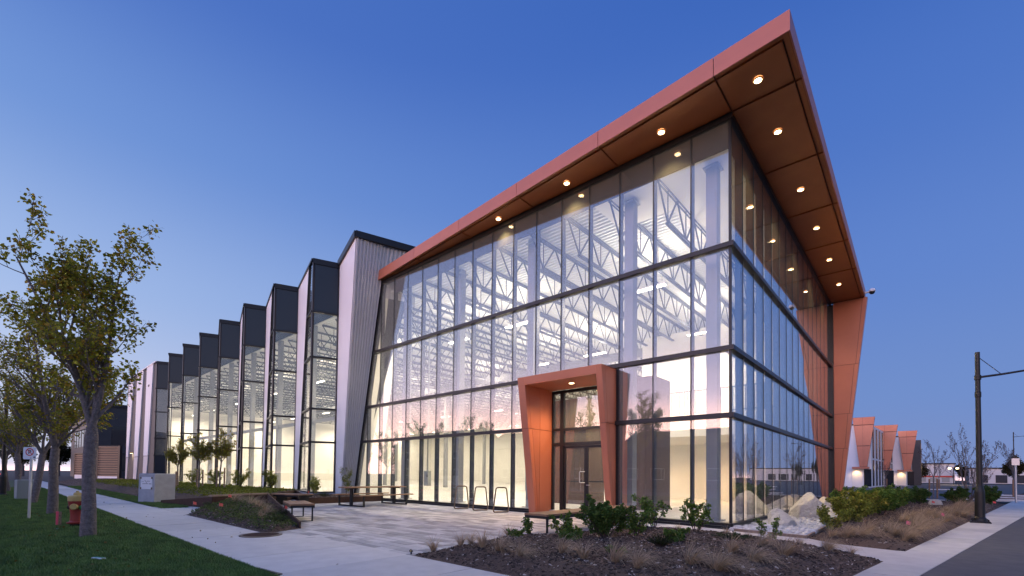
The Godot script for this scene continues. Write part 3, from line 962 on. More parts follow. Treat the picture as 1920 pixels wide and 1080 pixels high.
# ---------------------------------------------------------------- entrance portal
func build_portal() -> void:
	var yt := 4.555
	var yl := 4.3
	var zt := 0.88
	var zb := 0.2
	var zd := -0.72
	var zfront := func(y: float) -> float: return zb + (zt - zb) * y / yt
	var g := 0.006
	var core := MB.new()
	for s in [[-6.5, -6.21], [-3.48, -3.285]]:
		core.prism([Vector3(s[1] - 0.012, 0, zd), Vector3(s[1] - 0.012, yt - 0.02, zd), Vector3(s[1] - 0.012, yt - 0.02, zt - 0.02), Vector3(s[1] - 0.012, 0, zb - 0.02)], Vector3(s[1] - s[0] - 0.024, 0, 0))
	core.bx(Vector3(-6.3, yl + 0.02, zd), Vector3(-3.4, yt - 0.02, zfront.call(yl) - 0.06))
	var portal := part("entrance_portal", core, M.joint, hall)
	var leg := 0
	for s in [[-6.5, -6.21], [-3.48, -3.285]]:
		for yy in [[0.0, T[1] - 0.03], [T[1] - 0.03, yt]]:
			var a: float = yy[0] + g
			var b: float = yy[1] - (g if yy[1] < 4.0 else 0.0)
			# front face
			var f := MB.new()
			var za: float = zfront.call(a)
			var zz: float = zfront.call(b)
			f.prism([Vector3(s[0], a, za), Vector3(s[1], a, za), Vector3(s[1], b, zz), Vector3(s[0], b, zz)], Vector3(0, 0, 0.05))
			part("portal_panel", f, M.copper, portal)
			# side faces, split by a slanted and an upright seam
			for xs in s:
				var off := Vector3(0.012, 0, 0) if xs == s[1] else Vector3(-0.012, 0, 0)
				var p0 := [Vector3(xs, a, za - 0.056), Vector3(xs, a, za - 0.13), Vector3(xs, b, zz - 0.2), Vector3(xs, b, zz - 0.056)]
				var p1 := [Vector3(xs, a, za - 0.142), Vector3(xs, a, 0.008), Vector3(xs, b, 0.008), Vector3(xs, b, zz - 0.212)]
				if za - 0.142 < 0.03:
					p1 = [Vector3(xs, a, 0.02), Vector3(xs, a, 0.008), Vector3(xs, b, 0.008), Vector3(xs, b, zz - 0.212)]
					p0[1] = Vector3(xs, a, 0.03)
				var p2 := [Vector3(xs, a, -0.004), Vector3(xs, a, zd), Vector3(xs, b, zd), Vector3(xs, b, -0.004)]
				for pl in [p0, p1, p2]:
					if xs == s[0]:
						pl.reverse()
					var m := MB.new()
					m.prism(pl, off)
					part("portal_panel", m, M.copper, portal)
		leg += 1
	# lintel front, soffit and top
	var l := MB.new()
	l.prism([Vector3(-6.204, yl, zfront.call(yl)), Vector3(-3.486, yl, zfront.call(yl)), Vector3(-3.486, yt, zt), Vector3(-6.204, yt, zt)], Vector3(0, 0, 0.05))
	part("portal_lintel", l, M.copper, portal)
	var so := MB.new()
	so.bx(Vector3(-6.2, yl, zd), Vector3(-3.49, yl + 0.015, zfront.call(yl) - 0.056))
	part("portal_soffit", so, M.copper, portal)
	var tp := MB.new()
	tp.bx(Vector3(-6.5, yt - 0.012, 0.06), Vector3(-3.285, yt + 0.004, zt - 0.004))
	part("portal_top", tp, M.copper, portal)
	downlight(portal, Vector3(-4.85, yl, 0.1), 0.085, 13.0, 70.0)
	# door screen in the recess
	var xl := -6.2
	var xr := -3.49
	var y3 := yl - 0.02
	var bars := [[xl, xl + 0.06, 0.0, y3], [-5.84, -5.7, 0.0, y3], [-3.86, -3.74, 0.0, y3], [xr - 0.05, xr, 0.0, y3]]
	for b in bars:
		var m := MB.new()
		m.bx(Vector3(b[0], b[2], zd - 0.06), Vector3(b[1], b[3], zd + 0.06))
		part("door_post", m, M.frame, hall)
	for yy in [[2.33, 2.45], [2.86, 2.95], [y3 - 0.1, y3]]:
		for sp in [[xl + 0.06, -5.84], [-5.7, -3.86], [-3.74, xr - 0.05]]:
			var m := MB.new()
			m.bx(Vector3(sp[0], yy[0], zd - 0.055), Vector3(sp[1], yy[1], zd + 0.055))
			part("door_rail", m, M.frame, hall)
	for sp in [[xl + 0.06, -5.84, 0.06, 2.33], [-3.74, xr - 0.05, 0.06, 2.33], [xl + 0.06, -5.84, 2.45, 2.86], [-5.7, -3.86, 2.45, 2.86], [-3.74, xr - 0.05, 2.45, 2.86], [xl + 0.06, -5.84, 2.95, y3 - 0.1], [-5.7, -3.86, 2.95, y3 - 0.1], [-3.74, xr - 0.05, 2.95, y3 - 0.1]]:
		part("pane", flat_pane([Vector3(sp[0], sp[2], zd), Vector3(sp[1], sp[2], zd), Vector3(sp[1], sp[3], zd), Vector3(sp[0], sp[3], zd)]), M.glass, hall)
	var th := MB.new()
	th.bx(Vector3(xl, -0.02, zd - 0.1), Vector3(xr, 0.03, zd + 0.12))
	part("threshold", th, M.frame, hall)
	for d in 2:
		var x0: float = [-5.69, -4.775][d]
		var x1: float = [-4.785, -3.87][d]
		var fr := MB.new()
		fr.bx(Vector3(x0, 0.035, zd - 0.025), Vector3(x0 + 0.07, 2.32, zd + 0.025))
		fr.bx(Vector3(x1 - 0.07, 0.035, zd - 0.025), Vector3(x1, 2.32, zd + 0.025))
		fr.bx(Vector3(x0 + 0.07, 2.24, zd - 0.024), Vector3(x1 - 0.07, 2.32, zd + 0.024))
		fr.bx(Vector3(x0 + 0.07, 0.035, zd - 0.024), Vector3(x1 - 0.07, 0.16, zd + 0.024))
		var door := part("door", fr, M.frame, hall)
		part("door_pane", flat_pane([Vector3(x0 + 0.07, 0.16, zd), Vector3(x1 - 0.07, 0.16, zd), Vector3(x1 - 0.07, 2.24, zd), Vector3(x0 + 0.07, 2.24, zd)]), M.glass, door)
		var pb := MB.new()
		pb.bx(Vector3(x0 + 0.06, 1.09, zd - 0.07), Vector3(x1 - 0.06, 1.13, zd - 0.04))
		part("push_bar", pb, M.black_steel, door)
		if d == 0:
			var h := MB.new()
			h.tube([Vector3(x1 - 0.05, 1.07, zd + 0.02), Vector3(x1 - 0.05, 1.07, zd + 0.075), Vector3(x1 - 0.2, 1.07, zd + 0.09), Vector3(x1 - 0.215, 1.09, zd + 0.09), Vector3(x1 - 0.215, 1.42, zd + 0.09), Vector3(x1 - 0.2, 1.44, zd + 0.09), Vector3(x1 - 0.05, 1.44, zd + 0.075), Vector3(x1 - 0.05, 1.44, zd + 0.02)], [0.013, 0.013, 0.013, 0.013, 0.013, 0.013, 0.013, 0.013], 8)
			part("pull_handle", h, M.galv, door)
		else:
			var h := MB.new()
			h.bx(Vector3(x0 + 0.02, 0.98, zd + 0.025), Vector3(x0 + 0.12, 1.0, zd + 0.06))
			part("lever_handle", h, M.galv, door)

# ---------------------------------------------------------------- sawtooth wing
const WH := 12.5
const WZ := 1.67
const WI := 0.47

func ribbed(mb: MB, o: Vector3, e: Vector3, ot: Vector3, et: Vector3, count: int, depth: float, out: Vector3) -> void:
	# ribbed sheet between the left edge o->ot and the right edge e->et
	var prof := [[0.0, 0.0], [0.36, 0.0], [0.48, 1.0], [0.88, 1.0], [1.0, 0.0]]
	for i in count:
		for k in prof.size() - 1:
			var t0: float = (i + prof[k][0]) / count
			var t1: float = (i + prof[k + 1][0]) / count
			var d0: Vector3 = out * depth * prof[k][1]
			var d1: Vector3 = out * depth * prof[k + 1][1]
			mb.quad(o.lerp(e, t0) + d0, o.lerp(e, t1) + d1, ot.lerp(et, t1) + d1, ot.lerp(et, t0) + d0)

func build_wing() -> void:
	# big leaning fin between the hall and the wing
	var Ab := Vector3(-18.72, 0.12, 0.58)
	var At := Vector3(-16.1, WH, 1.5)
	var Jb := Vector3(joint_x(0.1) - 0.01, 0.1, 0.04)
	var Jt := Vector3(joint_x(WH) - 0.01, WH, 0.04)
	var out := (Jb - Ab).cross(At - Ab).normalized()
	# ribbed face from the edge to the glass; above the canopy it runs on over the roof
	var back_b := Jb + (Jb - Ab).normalized() * 0.05
	var back_t := Vector3(-15.2, WH, -1.6)
	var fin_core := MB.new()
	fin_core.hexa([Vector3(-18.9, 0.1, -0.3), Jb - out * 0.22, Ab - out * 0.1 - Vector3(0.12, 0, 0.06), Vector3(-19.5, 0.1, 0.36), Vector3(-17.5, WH - 0.06, -1.6), back_t - out * 0.35, At - out * 0.16 - Vector3(0.12, 0, 0.1), Vector3(-19.5, WH - 0.06, 0.36)])
	var fin := part("ribbed_fin", fin_core, M.charcoal, hall)
	var low := MB.new()
	ribbed(low, Ab, Jb, At, Jt, 9, 0.07, out)
	part("ribbed_sheet", low, M.grey_metal, fin)
	var up := MB.new()
	ribbed(up, Jt.lerp(Jb, 0.2), Jt.lerp(Jb, 0.2) + (back_t - Jt), Jt, back_t, 9, 0.06, out)
	part("ribbed_sheet", up, M.grey_metal, fin)
	# smooth white face from the inner corner to the fin's edge
	var Ib := Vector3(-19.57, 0.12, WI)
	var It := Vector3(-19.57, WH, WI)
	var wf := MB.new()
	fine_ribs(wf, Ib, Ab, It, At, 26)
	part("white_cladding", wf, M.white_metal, fin)
	var cap := MB.new()
	cap.bar(At + Vector3(0.02, 0.0, 0.03), back_t + Vector3(0.05, 0.0, 0.0), 0.16, 0.3)
	cap.bar(It + Vector3(-0.05, 0.0, 0.05), At + Vector3(0.03, 0, 0.05), 0.1, 0.3)
	part("coping", cap, M.frame, fin)
	# bays
	for i in 8:
		build_bay(-20.05 - 4.925 * i, i)
	# flat end wall with leaning white strips
	var z := WZ - 0.02
	var ew := MB.new()
	ew.bx(Vector3(-69.6, 0.0, 0.3), Vector3(-54.6, WH - 0.12, z))
	var endw := part("end_wall", ew, M.charcoal, hall)
	var ec := MB.new()
	ec.bx(Vector3(-69.7, WH - 0.12, 0.2), Vector3(-54.5, WH, z + 0.16))
	part("coping", ec, M.white_metal, endw)
	for st in [[-68.7, -67.4, -68.5, -65.5], [-64.0, -61.9, -63.5, -60.3], [-59.0, -56.9, -58.6, -55.7]]:
		var upper := MB.new()
		upper.prism([Vector3(st[0], 2.93, z + 0.12), Vector3(st[1], 2.93, z + 0.12), Vector3(st[3], WH - 0.12, z + 0.12), Vector3(st[2], WH - 0.12, z + 0.12)], Vector3(0, 0, 0.12))
		part("white_strip", upper, M.white_metal, endw)
		var lo := MB.new()
		lo.prism([Vector3(st[0] - 0.25, 0.0, z + 0.1), Vector3(st[1] - 0.7, 0.0, z + 0.1), Vector3(st[1], 2.87, z + 0.1), Vector3(st[0], 2.87, z + 0.1)], Vector3(0, 0, 0.1))
		part("grey_strip", lo, M.grey_metal, endw)
	var vent := MB.new()
	vent.bx(Vector3(-57.6, 10.2, z + 0.1), Vector3(-57.1, 10.4, z + 0.16))
	part("vent", vent, M.black_steel, endw)

func fine_ribs(mb: MB, o: Vector3, e: Vector3, ot: Vector3, et: Vector3, count: int) -> void:
	var out := (e - o).cross(ot - o).normalized()
	for i in count:
		var t0 := float(i) / count
		var t1 := float(i + 0.82) / count
		var t2 := float(i + 1) / count
		mb.quad(o.lerp(e, t0), o.lerp(e, t1), ot.lerp(et, t1), ot.lerp(et, t0))
		var m := (t1 + t2) * 0.5
		mb.quad(o.lerp(e, t1), o.lerp(e, m) - out * 0.008, ot.lerp(et, m) - out * 0.008, ot.lerp(et, t1))
		mb.quad(o.lerp(e, m) - out * 0.008, o.lerp(e, t2), ot.lerp(et, t2), ot.lerp(et, m) - out * 0.008)

func build_bay(px: float, idx: int) -> void:
	var P := Vector3(px, 0, WZ)
	var I := Vector3(px + 0.48, 0, WI)        # inner corner to the right of this peak
	var L := Vector3(px - 4.925 + 0.48, 0, WI)  # inner corner of the next tooth, at the left end of the long face
	var up := Vector3.UP
	var bot := 0.28
	var cop := MB.new()
	cop.bar(P + up * (WH - 0.14) + Vector3(0.0, 0, 0.02), I + up * (WH - 0.14), 0.14, 0.28)
	cop.bar(L + up * (WH - 0.06) + Vector3(0, 0, 0.02), P + up * (WH - 0.06) + Vector3(0, 0, 0.02), 0.14, 0.12)
	var bay := part("sawtooth_bay", cop, M.frame, hall)
	# white cladding on the long face, wide at the top, narrow at the foot
	var f := func(y: float) -> float: return 0.33 + 0.46 * (y - bot) / (12.0 - bot)
	var long := func(t: float, y: float) -> Vector3: return L.lerp(P, t) + up * y
	var nl := (P - L).cross(up).normalized()
	if nl.z < 0:
		nl = -nl
	var wh := MB.new()
	wh.xf = Transform3D(Basis(), nl * 0.03)
	fine_ribs(wh, long.call(0.0, bot), long.call(f.call(bot), bot), long.call(0.0, WH - 0.1), long.call(f.call(12.0), WH - 0.1), 12)
	if idx < 7:
		part("white_cladding", wh, M.white_metal, bay)
	# slanted frame between white and glass, frames at the corners
	var fr := MB.new()
	fr.bar(long.call(f.call(bot) + 0.012, bot), long.call(f.call(12.0) + 0.012, WH - 0.1), 0.1, 0.14, nl)
	if idx < 7:
		part("mullion", fr, M.frame, bay)
	var cm := MB.new()
	cm.bx(P + Vector3(-0.06, 0.0, -0.08), P + Vector3(0.05, WH - 0.2, 0.02))
	part("mullion", cm, M.frame, bay)
	var im := MB.new()
	im.bx(I + Vector3(-0.08, 0.0, -0.06), I + Vector3(0.03, WH - 0.2, 0.06))
	part("mullion", im, M.frame, bay)
	var rows := [bot, T[1], T[2], T[3], 9.72]
	var ns := (I - P).cross(up).normalized()
	if ns.x < 0:
		ns = -ns
	for r in 5:
		var y0: float = rows[r]
		var y1: float = rows[r + 1] if r < 4 else WH - 0.28
		var tr := MB.new()
		tr.bar(P + up * y0, I + up * y0, 0.16, 0.1)
		tr.bar(long.call(f.call(y0), y0), P + up * y0, 0.14, 0.09)
		part("transom", tr, M.frame, bay)
		var a := P.lerp(I, 0.04)
		var b := P.lerp(I, 0.95)
		if r == 4 or (idx == 7 and r == 0):
			var sp := MB.new()
			sp.prism([a + up * (y0 + 0.05) + ns * 0.02, b + up * (y0 + 0.05) + ns * 0.02, b + up * y1 + ns * 0.02, a + up * y1 + ns * 0.02], ns * 0.08)
			part("spandrel_panel", sp, M.spandrel, bay)
		else:
			part("pane", flat_pane([a + up * (y0 + 0.05), b + up * (y0 + 0.05), b + up * (y1 - 0.05), a + up * (y1 - 0.05)]), M.glass, bay)
		var la: Vector3 = long.call(f.call(y0) + 0.02, y0 + 0.045)
		var lb: Vector3 = long.call(0.985, y0 + 0.045)
		var lc: Vector3 = long.call(0.985, y1 - 0.045)
		var ld: Vector3 = long.call(f.call(minf(y1, 12.0)) + 0.02, y1 - 0.045)
		if idx < 7:
			part("pane", flat_pane([la, lb, lc, ld]), M.glass, bay)
	# foot of the wall
	var ft := MB.new()
	ft.bar(L + up * 0.12, P + up * 0.12, 0.2, 0.3)
	ft.bar(P + up * 0.12, I + up * 0.12, 0.2, 0.3)
	part("plinth", ft, M.precast, bay)

# ---------------------------------------------------------------- interior
func build_interior() -> void:
	var fl := MB.new()
	slab(PackedVector2Array([Vector2(-69, -45), Vector2(-6, -45), Vector2(-6, -17.4), Vector2(-0.2, -17.4), Vector2(-0.2, -0.75), Vector2(-18.2, -0.2), Vector2(-19, 0.3), Vector2(-69, 0.3)]), -0.1, 0.09, fl)
	part("floor_slab", fl, M.floor_in, hall)
	var fl2 := MB.new()
	fl2.bx(Vector3(-18.2, -0.1, -0.75), Vector3(-6.6, 0.088, -0.2))
	fl2.bx(Vector3(-3.2, -0.1, -0.75), Vector3(-0.2, 0.088, -0.2))
	part("floor_slab", fl2, M.floor_in, hall)
	for w in [[-69.2, -45.2, -6.0, -45.0], [-69.2, -45.0, -69.0, 0.3], [-6.0, -45.2, -5.8, -17.6], [-5.8, -17.6, -0.02, -17.4]]:
		var b := MB.new()
		b.bx(Vector3(w[0], 0, w[1]), Vector3(w[2], 10.4, w[3]))
		part("interior_wall", b, M.drywall, hall)
	# roof over everything
	var rf := MB.new()
	slab(PackedVector2Array([Vector2(-69.2, -45.2), Vector2(-5.8, -45.2), Vector2(-5.8, -17.62), Vector2(-16.3, -17.62), Vector2(-16.3, 0.0), Vector2(-19.4, 0.3), Vector2(-69.2, 0.3)]), 10.42, 10.7, rf)
	part("roof", rf, M.roof_dark, hall)
	# front triangles of the wing's roof
	for i in 8:
		var px := -20.05 - 4.925 * i
		var b := MB.new()
		slab(PackedVector2Array([Vector2(px, WZ - 0.12), Vector2(px + 0.44, WI - 0.05), Vector2(px + 0.44, 0.3), Vector2(px - 4.4, 0.3), Vector2(px - 4.4, WI - 0.05)]), 10.42, 10.6, b)
		part("roof", b, M.roof_dark, hall)
	# ribbed steel deck
	var dk := MB.new()
	var z := -45.0
	while z < -0.4:
		var x1 := -0.3 if z > -17.2 else -6.0
		var y := 10.4
		var yl := 10.32
		dk.quad(Vector3(-69, y, z), Vector3(x1, y, z), Vector3(x1, y, z + 0.09), Vector3(-69, y, z + 0.09))
		dk.quad(Vector3(-69, y, z + 0.09), Vector3(x1, y, z + 0.09), Vector3(x1, yl, z + 0.11), Vector3(-69, yl, z + 0.11))
		dk.quad(Vector3(-69, yl, z + 0.11), Vector3(x1, yl, z + 0.11), Vector3(x1, yl, z + 0.18), Vector3(-69, yl, z + 0.18))
		dk.quad(Vector3(-69, yl, z + 0.18), Vector3(x1, yl, z + 0.18), Vector3(x1, y, z + 0.2), Vector3(-69, y, z + 0.2))
		z += 0.2
	part("roof_deck", dk, M.deck, hall)
	# open-web joists along z
	var span := 14.6
	var jm := joist(span, 20)
	var count := 0
	for seg in 3:
		var x := -2.2
		while x > -68.0:
			if not (seg == 0 and false) and (x < -7.0 or seg == 0):
				part("roof_joist", jm, M.joist, hall, Transform3D(Basis(), Vector3(x, 9.15, -0.5 - 14.8 * seg)))
				count += 1
			x -= 1.63
	# girders along x on columns
	for gz in [-0.75, -15.2, -30.0]:
		var gx := -0.6
		var g := MB.new()
		var xe := -68.0
		var xs := -0.5 if gz > -17.0 else -7.0
		g.bx(Vector3(xe, 9.02, gz - 0.12), Vector3(xs, 9.06, gz + 0.12))
		g.bx(Vector3(xe, 9.06, gz - 0.012), Vector3(xs, 9.52, gz + 0.012))
		g.bx(Vector3(xe, 9.52, gz - 0.12), Vector3(xs, 9.56, gz + 0.12))
		if gz < -1.0:
			part("roof_girder", g, M.steel_white, hall)
	for c in [[-0.75, -0.95], [-3.33, -1.0], [-7.39, -1.0], [-11.5, -1.0], [-15.4, -1.0]]:
		var b := MB.new()
		b.bx(Vector3(c[0] - 0.15, 0.09, c[1] - 0.15), Vector3(c[0] + 0.15, 10.3, c[1] + 0.15))
		b.bx(Vector3(c[0] - 0.25, 0.088, c[1] - 0.25), Vector3(c[0] + 0.25, 0.12, c[1] + 0.25))
		b.bx(Vector3(c[0] - 0.22, 10.1, c[1] - 0.22), Vector3(c[0] + 0.22, 10.14, c[1] + 0.22))
		part("column", b, M.steel_white, hall)
	var x := -9.5
	while x > -68:
		for zz in [-15.2, -30.0]:
			var b := MB.new()
			b.bx(Vector3(x - 0.15, 0.09, zz - 0.15), Vector3(x + 0.15, 9.02, zz + 0.15))
			part("column", b, M.steel_white, hall)
		x -= 9.85
	# columns close behind the wing glass
	for i in 7:
		var b := MB.new()
		var cx := -19.2 - 4.925 * i
		b.bx(Vector3(cx - 0.14, 0.09, -0.5), Vector3(cx + 0.14, 10.3, -0.22))
		part("column", b, M.steel_white, hall)
		var gb := MB.new()
		gb.bx(Vector3(cx - 4.78, 4.3, -0.44), Vector3(cx - 0.15, 4.5, -0.26))
		part("wind_girt", gb, M.steel_white, hall)
	# ribbed fin's inside lining
	var li := MB.new()
	li.hexa([Vector3(-19.0, 0.09, -1.5), Vector3(-18.72, 0.09, -1.5), Vector3(-18.4, 0.09, -0.22), Vector3(-18.75, 0.09, -0.22), Vector3(-16.9, 10.3, -1.5), Vector3(-16.6, 10.3, -1.5), Vector3(-16.3, 10.3, -0.22), Vector3(-16.6, 10.3, -0.22)])
	part("interior_wall", li, M.drywall, hall)
	# mezzanine behind the corner
	var mz := MB.new()
	mz.bx(Vector3(-9.0, 3.1, -13.5), Vector3(-0.25, 4.05, -8.0))
	part("mezzanine", mz, M.drywall, hall)
	var rail := MB.new()
	rail.bx(Vector3(-9.0, 5.1, -8.1), Vector3(-0.3, 5.15, -8.05))
	rail.bx(Vector3(-9.0, 4.13, -8.1), Vector3(-0.3, 4.17, -8.05))
	rail.bx(Vector3(-9.02, 5.1, -13.4), Vector3(-8.97, 5.15, -8.05))
	for k in 72:
		var bx_ := -9.0 + k * 0.12
		rail.bx(Vector3(bx_ - 0.016, 4.05, -8.09), Vector3(bx_ + 0.016, 5.1, -8.06))
	for k in 44:
		var bz := -8.1 - k * 0.12
		rail.bx(Vector3(-9.01, 4.05, bz - 0.012), Vector3(-8.98, 5.1, bz + 0.012))
	part("railing", rail, M.railing, hall)
	for w in [[-9.0, -13.7, -4.9, -13.5, 9.6], [-4.9, -12.7, -0.3, -12.5, 3.1], [-4.9, -13.7, -0.3, -13.5, 9.6], [-5.0, -13.7, -4.9, -12.5, 3.1]]:
		var b := MB.new()
		b.bx(Vector3(w[0], 0.09, w[1]), Vector3(w[2], w[4], w[3]))
		part("interior_wall", b, M.drywall, hall)
	# dark brown boxes added inside to darken the entrance panes
	for w in [[-8.6, -5.5, -6.9, -4.0, 4.6], [-5.2, -4.4, -3.45, -3.0, 4.9]]:
		var b := MB.new()
		b.bx(Vector3(w[0], 0.09, w[1]), Vector3(w[2], w[4], w[3]))
		var core := part("added_dark_core", b, M.core_brown, hall)
		var n := 6
		for k in n:
			var x0: float = lerpf(w[0], w[2], float(k) / n) + 0.01
			var x1: float = lerpf(w[0], w[2], float(k + 1) / n) - 0.01
			var pb := MB.new()
			pb.bx(Vector3(x0, 0.1, w[3]), Vector3(x1, w[4] - 0.02, w[3] + 0.02))
			part("dark_panel", pb, M.core_brown, core)
	# white bulkhead at the corner ceiling
	var wc := MB.new()
	wc.bx(Vector3(-2.48, 10.2, -17.2), Vector3(-0.22, 10.3, -0.22))
	wc.bx(Vector3(-4.4, 10.2, -2.32), Vector3(-2.48, 10.3, -0.22))
	part("ceiling_bulkhead", wc, M.drywall, hall)
	# ---- hanging high-bay lights
	var bar := thing("ceiling_light", "long white high-bay light hanging under the roof joists", "ceiling light", Vector3.ZERO, 0.0, "high-bay lights hanging inside the glass hall")
	var hs := MB.new()
	hs.bx(Vector3(-0.75, 0.0, -0.12), Vector3(0.75, 0.06, 0.12))
	part("housing", hs, M.white_metal, bar)
	var tb := MB.new()
	tb.bx(Vector3(-0.72, -0.025, -0.1), Vector3(0.72, -0.002, 0.1))
	part("light_strip", tb, M.lamp_bar, bar)
	var rd := MB.new()
	for sx in [-0.6, 0.6]:
		rd.bx(Vector3(sx - 0.006, 0.06, -0.006), Vector3(sx + 0.006, 0.75, 0.006))
	part("hanger", rd, M.joist, bar)
	var al := AreaLight3D.new()
	al.name = "light_source"
	al.area_size = Vector2(1.44, 0.2)
	al.light_color = Color(1.0, 0.94, 0.82)
	al.light_energy = 60.0
	al.area_range = 90.0
	al.shadow_enabled = true
	bar.add_child(al)
	al.position = Vector3(0, -0.035, 0)
	al.rotation.x = -PI / 2
	var ul := AreaLight3D.new()  # upward light added to brighten the roof deck
	ul.name = "added_uplight"
	ul.area_size = Vector2(1.44, 0.1)
	ul.light_color = Color(1.0, 0.94, 0.82)
	ul.light_energy = 16.0
	ul.area_range = 60.0
	ul.shadow_enabled = true
	bar.add_child(ul)
	ul.position = Vector3(0, 0.075, 0)
	ul.rotation.x = PI / 2
	var ts := MB.new()
	ts.bx(Vector3(-0.72, 0.0605, -0.05), Vector3(0.72, 0.068, 0.05))
	part("added_uplight_strip", ts, M.lamp_bar, bar)  # glowing strip added to go with the upward light
	var spots := []
	for lx in [-4.2, -10.8, -15.0]:
		for lz in [-4.0, -11.0]:
			if lx < -5.0 or lz > -6:
				spots.append(Vector3(lx, 8.5, lz))
	for lx in [-23.0, -32.0, -41.0, -50.0, -59.0, -66.0]:
		for lz in [-4.5, -14.0, -25.0, -38.0]:
			spots.append(Vector3(lx, 8.5, lz))
	for lx in [-9.5, -16.5]:
		for lz in [-22.0, -35.0]:
			spots.append(Vector3(lx, 8.5, lz))
	spots.append(Vector3(-4.5, 8.5, -10.8))
	for i in spots.size():
		if i == 0:
			bar.position = spots[0]
		else:
			copy_thing(bar, "ceiling_light", bar.get_meta("label"), spots[i])
	# recessed lights under the mezzanine
	for s in [[-6.6, -10.5], [-2.6, -10.0]]:
		downlight(hall, Vector3(s[0], 3.1, s[1]), 0.16, 26.0, 80.0)
	# fire extinguisher on the lobby wall
	var fe := thing("fire_extinguisher", "red fire extinguisher hanging on the white lobby wall behind the corner glass", "fire extinguisher", Vector3(-4.66, 1.0, -12.4))
	var body := MB.new()
	body.lathe([Vector2(0.0, 0.0), Vector2(0.085, 0.0), Vector2(0.09, 0.04), Vector2(0.09, 0.36), Vector2(0.05, 0.44), Vector2(0.025, 0.47), Vector2(0.0, 0.47)], 16)
	part("cylinder", body, M.ext_red, fe)
	var hd := MB.new()
	hd.bx(Vector3(-0.02, 0.47, -0.02), Vector3(0.02, 0.53, 0.02))
	hd.bx(Vector3(-0.02, 0.53, -0.015), Vector3(0.11, 0.545, 0.015))
	part("valve", hd, M.black_steel, fe)
	var hz := MB.new()
	hz.tube([Vector3(0.0, 0.5, 0.03), Vector3(-0.1, 0.46, 0.05), Vector3(-0.11, 0.3, 0.05), Vector3(-0.1, 0.15, 0.05)], [0.012, 0.012, 0.012, 0.016], 6)
	part("hose", hz, M.black_steel, fe)
	var lb := MB.new()
	lb.bx(Vector3(-0.06, 0.16, 0.07), Vector3(0.06, 0.3, 0.094))
	part("label_plate", lb, M.offwhite, fe)
	# electrical panel with conduit, seen through the left panes
	var ep := thing("electrical_panel", "grey electrical box with tall conduit inside behind the left glass panes", "electrical box", Vector3(-13.6, 0.0, -0.95))
	var eb := MB.new()
	eb.bevel_box(Vector3(-0.16, 0.75, -0.09), Vector3(0.16, 1.45, 0.09), 0.01)
	part("box", eb, M.cabinet, ep)
	var ec := MB.new()
	ec.tube([Vector3(0, 1.45, 0), Vector3(0, 9.0, 0)], [0.04, 0.04], 8)
	part("conduit", ec, M.cabinet, ep)
	var el := MB.new()
	el.bx(Vector3(0.09, 1.16, 0.09), Vector3(0.13, 1.28, 0.115))
	part("latch", el, M.print_black, ep)

func joist(length: float, n: int) -> ArrayMesh:
	var b := MB.new()
	var h := 1.12
	for s in [-0.045, 0.045]:
		b.bx(Vector3(s - 0.022, h - 0.09, -length), Vector3(s + 0.022, h, 0))
		b.bx(Vector3(s - 0.022, 0.0, -length + 0.7), Vector3(s + 0.022, 0.07, -0.7))
	for i in n:
		var z0 := -length * i / n
		var z1 := -length * (i + 1) / n
		if i % 2 == 0:
			b.bar(Vector3(0, h - 0.05, z0), Vector3(0, 0.04, z1), 0.045, 0.045, Vector3.RIGHT)
		else:
			b.bar(Vector3(0, 0.04, z0), Vector3(0, h - 0.05, z1), 0.045, 0.045, Vector3.RIGHT)
		if i % 2 == 0:
			b.bx(Vector3(-0.015, 0.04, z1 - 0.015), Vector3(0.015, h - 0.05, z1 + 0.015))
	return b.mesh()

